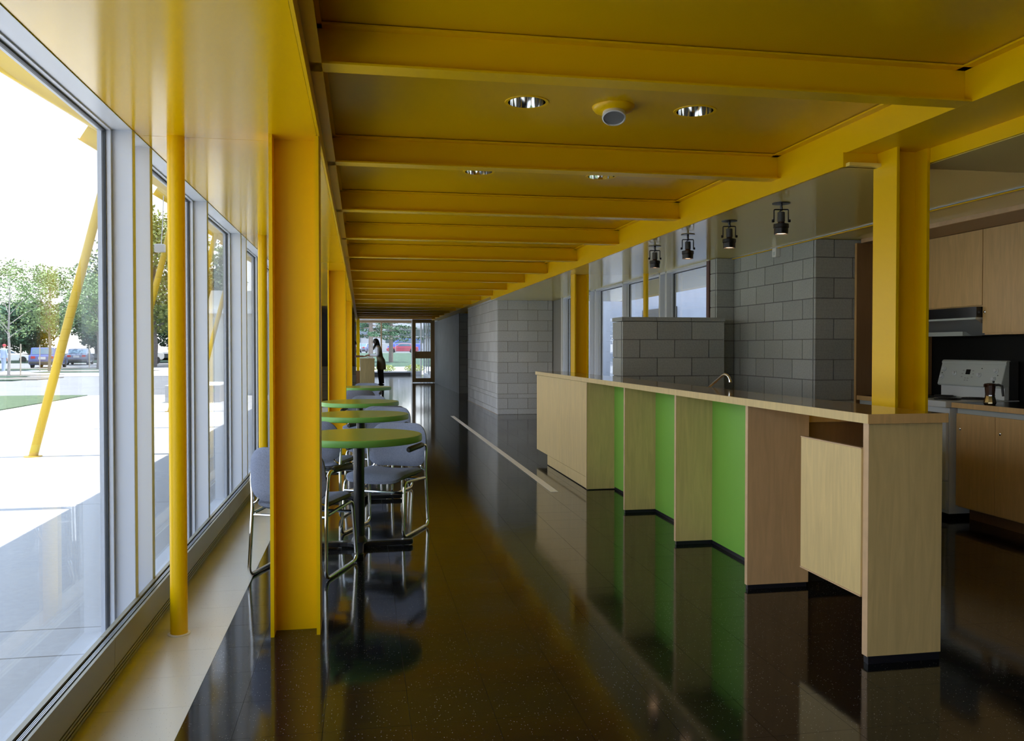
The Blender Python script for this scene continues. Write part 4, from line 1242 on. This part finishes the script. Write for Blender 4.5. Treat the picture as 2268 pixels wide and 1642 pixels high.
# ------------------------------------------------------------------ yellow canopy frames outside
for k, y in enumerate([7.40, 10.99, 14.65, 18.35, 21.15]):
    lab = ['yellow canopy rafter cut by the top left corner', 'leaning yellow canopy strut in the big left pane', 'leaning yellow canopy strut seen past the round column', 'leaning yellow canopy strut in the second pane', 'farthest leaning yellow canopy strut by the concrete bench'][k]
    t = thing('canopy_truss', lab, 'canopy truss', (-3.93, y, 0.0), 0, 'leaning yellow canopy frames')
    MB().tube([(0, 0, 0.0), (0.86, 0, 3.43), (0.93, 0, 3.72)], 0.052, 16).build('strut', 'yellow_out', t, True)
    MB().lathe([(0.10, 0.0), (0.10, 0.012)], 20).build('foot_plate', 'yellow_out', t)
    # inclined I rafter from the roof edge outwards
    def RP(u): # along the rafter, lower line
        return Vector((-1.60 + 3.93 - u, 0, 2.78 + 0.605 * u))
    dirv = Vector((-1, 0, 0.605)).normalized(); nrm = Vector((0.605, 0, 1)).normalized()
    mb = MB()
    sec = i_poly(0.12, 0.24, 0.012, 0.01)
    vs = []
    for u in (0.0, 1.78):
        o_ = RP(u) + nrm * 0.12
        for (p, q) in sec: vs.append(o_ + Vector((0, p, 0)) + nrm * q)
    n_ = len(sec)
    fs = [tuple(range(n_ - 1, -1, -1)), tuple(range(n_, 2 * n_))] + [(i, (i + 1) % n_, n_ + (i + 1) % n_, n_ + i) for i in range(n_)]
    MB().add(vs, fs).build('rafter', 'yellow_out', t)
# wing, bench
wg = struct('wall_wing', MB().prism([(-4.95, -0.02), (-1.13, -0.02), (-1.13, 2.95), (-4.15, 2.95)], 'y', 24.6, 24.9), 'wing_grey', label='pale slanted wing wall projecting from the facade')
box(-4.2, -1.13, 24.4, 24.62, 2.30, 2.42).build('ledge', 'white_plain', wg)
box(-3.6, -3.45, 24.52, 24.62, 0, 2.3).build('yellow_post', 'yellow_out', wg)
box(-2.9, -1.5, 24.58, 24.62, 0.0, 2.2).build('glazed_door', 'dark_glass', wg)
t = thing('concrete_bench', 'long pale concrete bench block on the paving outside', 'bench', (-4.7, 21.4, 0))
MB().box(0, 1.28, 0, 2.3, 0.0, 0.42).build('bench_block', 'paving', t, bevel=0.01, seg=1)
t = thing('floodlight', 'small grey floodlight hanging from the canopy beyond the round column', 'floodlight', (-3.22, 14.4, 2.88))
MB().box(-0.08, 0.08, -0.05, 0.05, 0.0, 0.13).build('housing', 'grey_metal', t, bevel=0.01)
MB().tube([(0.02, 0, 0.13), (0.02, 0.12, 0.50), (0.02, 0.188, 0.95)], 0.008, 6).build('bracket', 'grey_metal', t, True)

# courtyard wall seen through the right windows
cw = struct('wall_courtyard', box(9.4, 9.7, 4, 45, -0.05, 4.6), 'siding', label='blue-grey wall across the right courtyard')
box(9.32, 9.4, 24.0, 27.0, 0.0, 2.6).build('door_panel', 'dark_grey', cw)

# ------------------------------------------------------------------ trees
def leaves(c, r, n, size, flat=1.0):
    vs, fs = [], []
    for i in range(n):
        while True:
            p = Vector((random.uniform(-1, 1), random.uniform(-1, 1), random.uniform(-1, 1)))
            if 0.25 < p.length < 1: break
        p = Vector((p.x * r[0], p.y * r[1], p.z * r[2])) + Vector(c)
        a = Vector((random.gauss(0, 1), random.gauss(0, 1), random.gauss(0, 0.6))).normalized()
        b = a.cross(Vector((random.gauss(0, 1), random.gauss(0, 1), random.gauss(0, 1)))).normalized()
        s_ = size * random.uniform(0.6, 1.3)
        o_ = len(vs)
        vs += [p - a * s_ - b * s_ * 0.1, p - b * s_ * 0.55, p + a * s_, p + b * s_ * 0.55]
        fs.append((o_, o_ + 1, o_ + 2, o_ + 3))
    return vs, fs
def tree(name, label, loc, h, trunk_h, crown, nb, nleaf, leaf, barkm, leafm, r0=0.06, stakes=False, group=None, clump=0.35, fork=False, conif=False):
    t = thing(name, label, 'tree', loc, 0, group)
    MB().tube([(0, 0, -0.05), (0.01 * h, 0, trunk_h * 0.5), (0, 0.01 * h, trunk_h), (0.02 * h, 0, h * 0.8)], [r0, r0 * 0.85, r0 * 0.7, r0 * 0.15], 8).build('trunk', barkm, t, True)
    fol = MB()
    for i in range(nb):
        f = (i + 0.5) / nb
        z = trunk_h * 0.9 + (h - trunk_h) * f * 0.85
        a = i * 2.4 + random.uniform(-0.4, 0.4)
        env = (1 - f) ** 0.8 if conif else max(0.25, math.sin(math.pi * min(1, f * 0.85 + 0.12)))
        L = crown * env * random.uniform(0.75, 1.1)
        e = Vector((math.cos(a) * L, math.sin(a) * L, z + (-0.05 * L if conif else L * 0.55)))
        s0 = Vector((0, 0, z * (0.9 if not conif else 1)))
        MB().tube([s0, s0.lerp(e, 0.5) + Vector((0, 0, 0.05)), e], [r0 * 0.4 * (1.1 - f), r0 * 0.25 * (1.1 - f), r0 * 0.06], 5).build('branch', barkm, t, True)
        for q in ((1.0, 1.0), (0.6, 0.8)):
            v, fc = leaves(s0.lerp(e, q[0]), (crown * clump * q[1], crown * clump * q[1], crown * clump * (0.35 if conif else 0.7) * q[1]), nleaf // (nb * 2), leaf)
            fol.add(v, fc)
    fo = fol.build('foliage', leafm, t)
    if stakes:
        for sx in (-0.55, 0.5):
            MB().tube([(sx, 0.1, 0), (sx + 0.02, 0.1, 1.55)], 0.03, 6).build('stake', 'stake', t)
    return t
YT = 'young staked trees in the parking lot'
tree('young_tree', 'sparse pale young tree with forked limbs at the left picture edge', (-16.83, 44.1, 0), 6.0, 2.1, 1.9, 14, 2200, 0.065, 'bark_pale', 'leaf_light', 0.075, True, YT)
tree('young_tree', 'leafy young staked tree left of the big yellow strut', (-18.24, 53.6, 0), 6.6, 2.4, 2.1, 18, 6000, 0.075, 'bark', 'leaf_light', 0.09, True, YT)
tree('young_tree', 'leafy young staked tree right of the big yellow strut', (-17.0, 58.6, 0), 6.5, 2.3, 1.9, 18, 6000, 0.075, 'bark', 'leaf_light', 0.09, True, YT)
FT = 'dense trees beyond the parking lot'
k = 0
for (x, y, h, cr, lm) in ((-52, 100, 6.5, 3.6, 'leaf_dark'), (-45, 91, 7.0, 3.4, 'leaf_mid'), (-38.5, 100, 6.0, 3.2, 'leaf_dark'), (-33, 91.5, 5.8, 3.0, 'leaf_dark'), (-29.5, 101, 6.8, 3.2, 'leaf_mid'), (-25, 91, 5.8, 2.9, 'leaf_dark'), (-20.5, 100, 6.8, 3.2, 'leaf_mid')):
    k += 1
    tree('broad_tree', 'dense green tree in the far row across the lot, %s from the left' % ORD[k - 1], (x, y, 0.0), h, 1.2, cr, 14, 6500, 0.19, 'bark', lm, 0.22, False, FT, 0.5)
tree('broad_tree', 'broad yellow-green tree behind the round column by the windows', (-15.3, 66, 0.0), 12.5, 3.0, 3.4, 18, 9000, 0.15, 'bark', 'leaf_yellow', 0.28, False, None, 0.5)
tree('broad_tree', 'tall green tree beyond the second window pane', (-19.6, 73.5, 0.0), 10, 2.5, 3.0, 16, 7000, 0.15, 'bark', 'leaf_mid', 0.25, False, None, 0.5)
tree('broad_tree', 'bushy green tree low behind the white pickup', (-12.9, 73.5, 0.0), 9, 1.5, 2.4, 14, 6000, 0.15, 'bark', 'leaf_mid', 0.22, False, None, 0.5)
tree('fir_tree', 'dark pointed fir rising behind the second window pane', (-16.4, 86, 0.0), 14.5, 1.0, 2.4, 22, 6500, 0.15, 'bark', 'leaf_dark', 0.2, False, None, 0.45, conif=True)
tree('fir_tree', 'yellow-green fir behind the canopy truss in the third pane', (-12.2, 80.5, 0.0), 12.5, 1.0, 2.4, 20, 6000, 0.15, 'bark', 'leaf_yellow', 0.2, False, None, 0.45, conif=True)
# spruces on the bank beyond the end window
def spruce(label, x, y, z, tr):
    t = thing('spruce_tree', label, 'tree', (x, y, z), 0, 'spruces on the lawn bank')
    MB().tube([(0, 0, -0.2), (0.02, 0, 2.5), (0.0, 0, 6.5)], [tr, tr * 0.8, tr * 0.4], 10).build('trunk', 'bark', t, True)
    fol = MB()
    for i in range(22):
        zz = 2.1 + 0.17 * i
        a = i * 2.4
        L = 2.6 * (1 - i / 32)
        e = Vector((math.cos(a) * L, math.sin(a) * L, zz - 0.15))
        s0 = Vector((0, 0, zz + 0.1))
        MB().tube([s0, e], [0.05, 0.015], 5).build('branch', 'bark', t, True)
        for q in (0.4, 0.65, 0.95):
            v, fc = leaves(s0.lerp(e, q), (0.40, 0.40, 0.16), 90, 0.07)
            fol.add(v, fc)
    fol.build('foliage', 'leaf_dark', t)
spruce('spruce trunk on the lawn bank behind the standing woman', 0.66, 63, 0.02, 0.20)
spruce('spruce trunk on the lawn bank in front of the red car', 2.39, 70, 0.20, 0.20)
for k, (x, y) in enumerate(((1.35, 60.2), (3.05, 60.3))):
    t = thing('shrub', ['small yellow-green shrub outside the end window, left one', 'small yellow-green shrub outside the end window, right one'][k], 'shrub', (x, y - 11, 0), 0, 'shrubs under the end window')
    v, fc = leaves((0, 0, 0.16), (0.62, 0.4, 0.24), 1600, 0.035)
    MB().add(v, fc).build('foliage', 'leaf_yellow', t)
    MB().tube([(0, 0, 0), (0.05, 0, 0.25)], 0.02, 6).build('stem', 'bark', t)

# ------------------------------------------------------------------ cars
def car(label, loc, rz, paint, kind='sedan', s=1.0):
    t = thing('car' if kind != 'van' else 'van', label, 'car' if kind != 'van' else 'van', loc, rz)
    L, W = 4.4 * s, 1.70 * s
    if kind == 'sedan':
        low = [(-2.2, 0.55), (-2.2, 0.30), (-1.9, 0.22), (1.95, 0.22), (2.2, 0.32), (2.2, 0.60), (2.0, 0.72), (1.05, 0.86), (-1.45, 0.90), (-2.15, 0.84)]
        top = [(-1.55, 0.88), (-0.95, 1.33), (0.20, 1.37), (1.05, 0.85)]
    elif kind == 'wagon':
        low = [(-2.2, 0.55), (-2.2, 0.30), (-1.9, 0.22), (1.95, 0.22), (2.2, 0.32), (2.2, 0.60), (2.0, 0.72), (1.05, 0.86), (-2.1, 0.92), (-2.18, 0.84)]
        top = [(-2.08, 0.90), (-1.80, 1.42), (0.20, 1.44), (1.05, 0.85)]
    elif kind == 'pickup':
        low = [(-2.2, 0.9), (-2.2, 0.45), (-1.9, 0.36), (1.95, 0.36), (2.2, 0.5), (2.2, 0.86), (2.0, 0.98), (0.9, 1.05), (-2.2, 1.05)]
        top = [(-0.6, 1.05), (-0.5, 1.62), (0.35, 1.62), (0.95, 1.04)]
    else:
        low = [(-2.3, 0.9), (-2.3, 0.36), (-1.9, 0.25), (1.95, 0.25), (2.25, 0.4), (2.25, 0.85), (1.9, 1.05), (-2.3, 1.15)]
        top = [(-2.28, 1.15), (-2.15, 1.85), (0.75, 1.88), (1.85, 1.04)]
    sc_ = lambda p: [(a * s, b * s) for a, b in p]
    MB().prism(sc_(low), 'y', -W / 2, W / 2).build('car_body', paint, t, bevel=0.06)
    w2 = W / 2 - 0.10 * s
    tp = sc_(top)
    MB().prism(tp, 'y', -w2, w2).build('cabin', paint, t, bevel=0.05)
    cx = sum(p[0] for p in tp) / 4; cz = sum(p[1] for p in tp) / 4
    ins = [(cx + (p[0] - cx) * 0.84, cz + (p[1] - cz) * 0.72) for p in tp]
    for sd in (-1, 1):
        MB().prism(ins, 'y', sd * (w2 + 0.003) - 0.004, sd * (w2 + 0.003) + 0.004).build('side_window', 'car_glass', t)
    def scr(a, b, nm):
        a, b = Vector((a[0], 0, a[1])), Vector((b[0], 0, b[1]))
        n_ = Vector((-(b - a).z, 0, (b - a).x)).normalized()
        if n_.x * (a.x - cx) < 0: n_ = -n_
        p0, p1 = a.lerp(b, 0.14), a.lerp(b, 0.86)
        vs = []
        for off in (-0.004, 0.008):
            for p in (p0, p1):
                for yy in (-w2 * 0.86, w2 * 0.86): vs.append(p + n_ * off + Vector((0, yy, 0)))
        MB().add(vs, [(0, 1, 3, 2), (4, 6, 7, 5), (0, 4, 5, 1), (2, 3, 7, 6), (0, 2, 6, 4), (1, 5, 7, 3)]).build(nm, 'car_glass', t)
    scr(tp[0], tp[1], 'rear_window'); scr(tp[3], tp[2], 'windscreen')
    for wx in (-1.35 * s, 1.35 * s):
        for sd in (-1, 1):
            MB().lathe([(0.0, -0.10), (0.20, -0.10), (0.31, -0.09), (0.32, 0.0), (0.31, 0.09), (0.20, 0.10), (0.0, 0.10)], 18, (wx, sd * (W / 2 - 0.09), 0.32 * s), Matrix.Rotation(math.pi / 2, 3, 'X')).build('wheel', 'tyre', t, True)
    xr = low[0][0] * s
    zl = low[0][1] * s + 0.12
    for sd in (-1, 1):
        MB().box(xr - 0.012, xr + 0.05, sd * (W / 2 - 0.30) - 0.13, sd * (W / 2 - 0.30) + 0.13, zl, zl + 0.16).build('tail_light', 'tail_light', t)
    MB().box(xr - 0.014, xr, -0.22, 0.22, zl - 0.06, zl + 0.12).build('number_plate', 'plate', t)
    MB().box(xr - 0.06, xr + 0.06, -W / 2 + 0.05, W / 2 - 0.05, low[1][1] * s, low[1][1] * s + 0.16).build('bumper', 'dark_grey', t, bevel=0.02)
    return t
car('dark blue station wagon seen from behind beside the yellow strut', (-22.0, 64.6, -0.03), R(98), 'car_blue', 'wagon')
car('grey-blue sedan parked right of the yellow strut', (-23.6, 76.5, -0.03), R(100), 'car_grey', 'sedan')
car('white pickup partly behind the round column', (-19.5, 79, -0.03), R(60), 'car_white', 'pickup')
car('small red car with pale windows beyond the lawn bank', (5.6, 118, 0.74), R(180), 'car_red', 'sedan')
car('bright blue van parked behind the red car', (6.2, 124, 0.74), R(180), 'car_blue_light', 'van', 1.1)
car('pale grey car behind the standing woman', (0.3, 120, 0.74), R(75), 'car_grey', 'sedan')
car('white car far behind the station wagon', (-33, 86, -0.03), R(20), 'car_white', 'sedan')

# building across the road
t = thing('far_building', 'white building with blue panels and a window band across the road', 'building', (-12, 136, 0.74))
MB().box(0, 36, 0, 10, 0, 6.5).build('wall', 'bldg_white', t)
MB().box(0, 13.4, -0.15, 0.05, 2.4, 6.5).build('blue_panel', 'bldg_blue', t)
MB().box(15.6, 36, -0.25, 0.05, 3.9, 4.3).build('ledge', 'bldg_white', t)
for i in range(9):
    x0 = 15.8 + 2.2 * i
    wdw = MB().box(x0, x0 + 2.0, -0.06, 0.02, 1.5, 3.7).build('window', 'dark_glass', t)
    MB().box(x0 - 0.08, x0 + 2.08, -0.10, -0.04, 2.45, 2.6).build('transom', 'bldg_white', wdw)
for i in range(5):
    MB().box(1.0 + 2.4 * i, 2.2 + 2.4 * i, -0.22, -0.1, 1.6, 2.3).build('window', 'dark_glass', t)
fe = thing('chain_fence', 'thin grey post and rail fence along the road', 'fence', (-6, 101, 0.74))
for i in range(9):
    MB().tube([(2.0 * i, 0, 0), (2.0 * i, 0, 1.2)], 0.035, 6).build('post', 'grey_metal', fe)
MB().tube([(0, 0, 1.18), (16, 0, 1.18)], 0.025, 6).build('rail', 'grey_metal', fe)
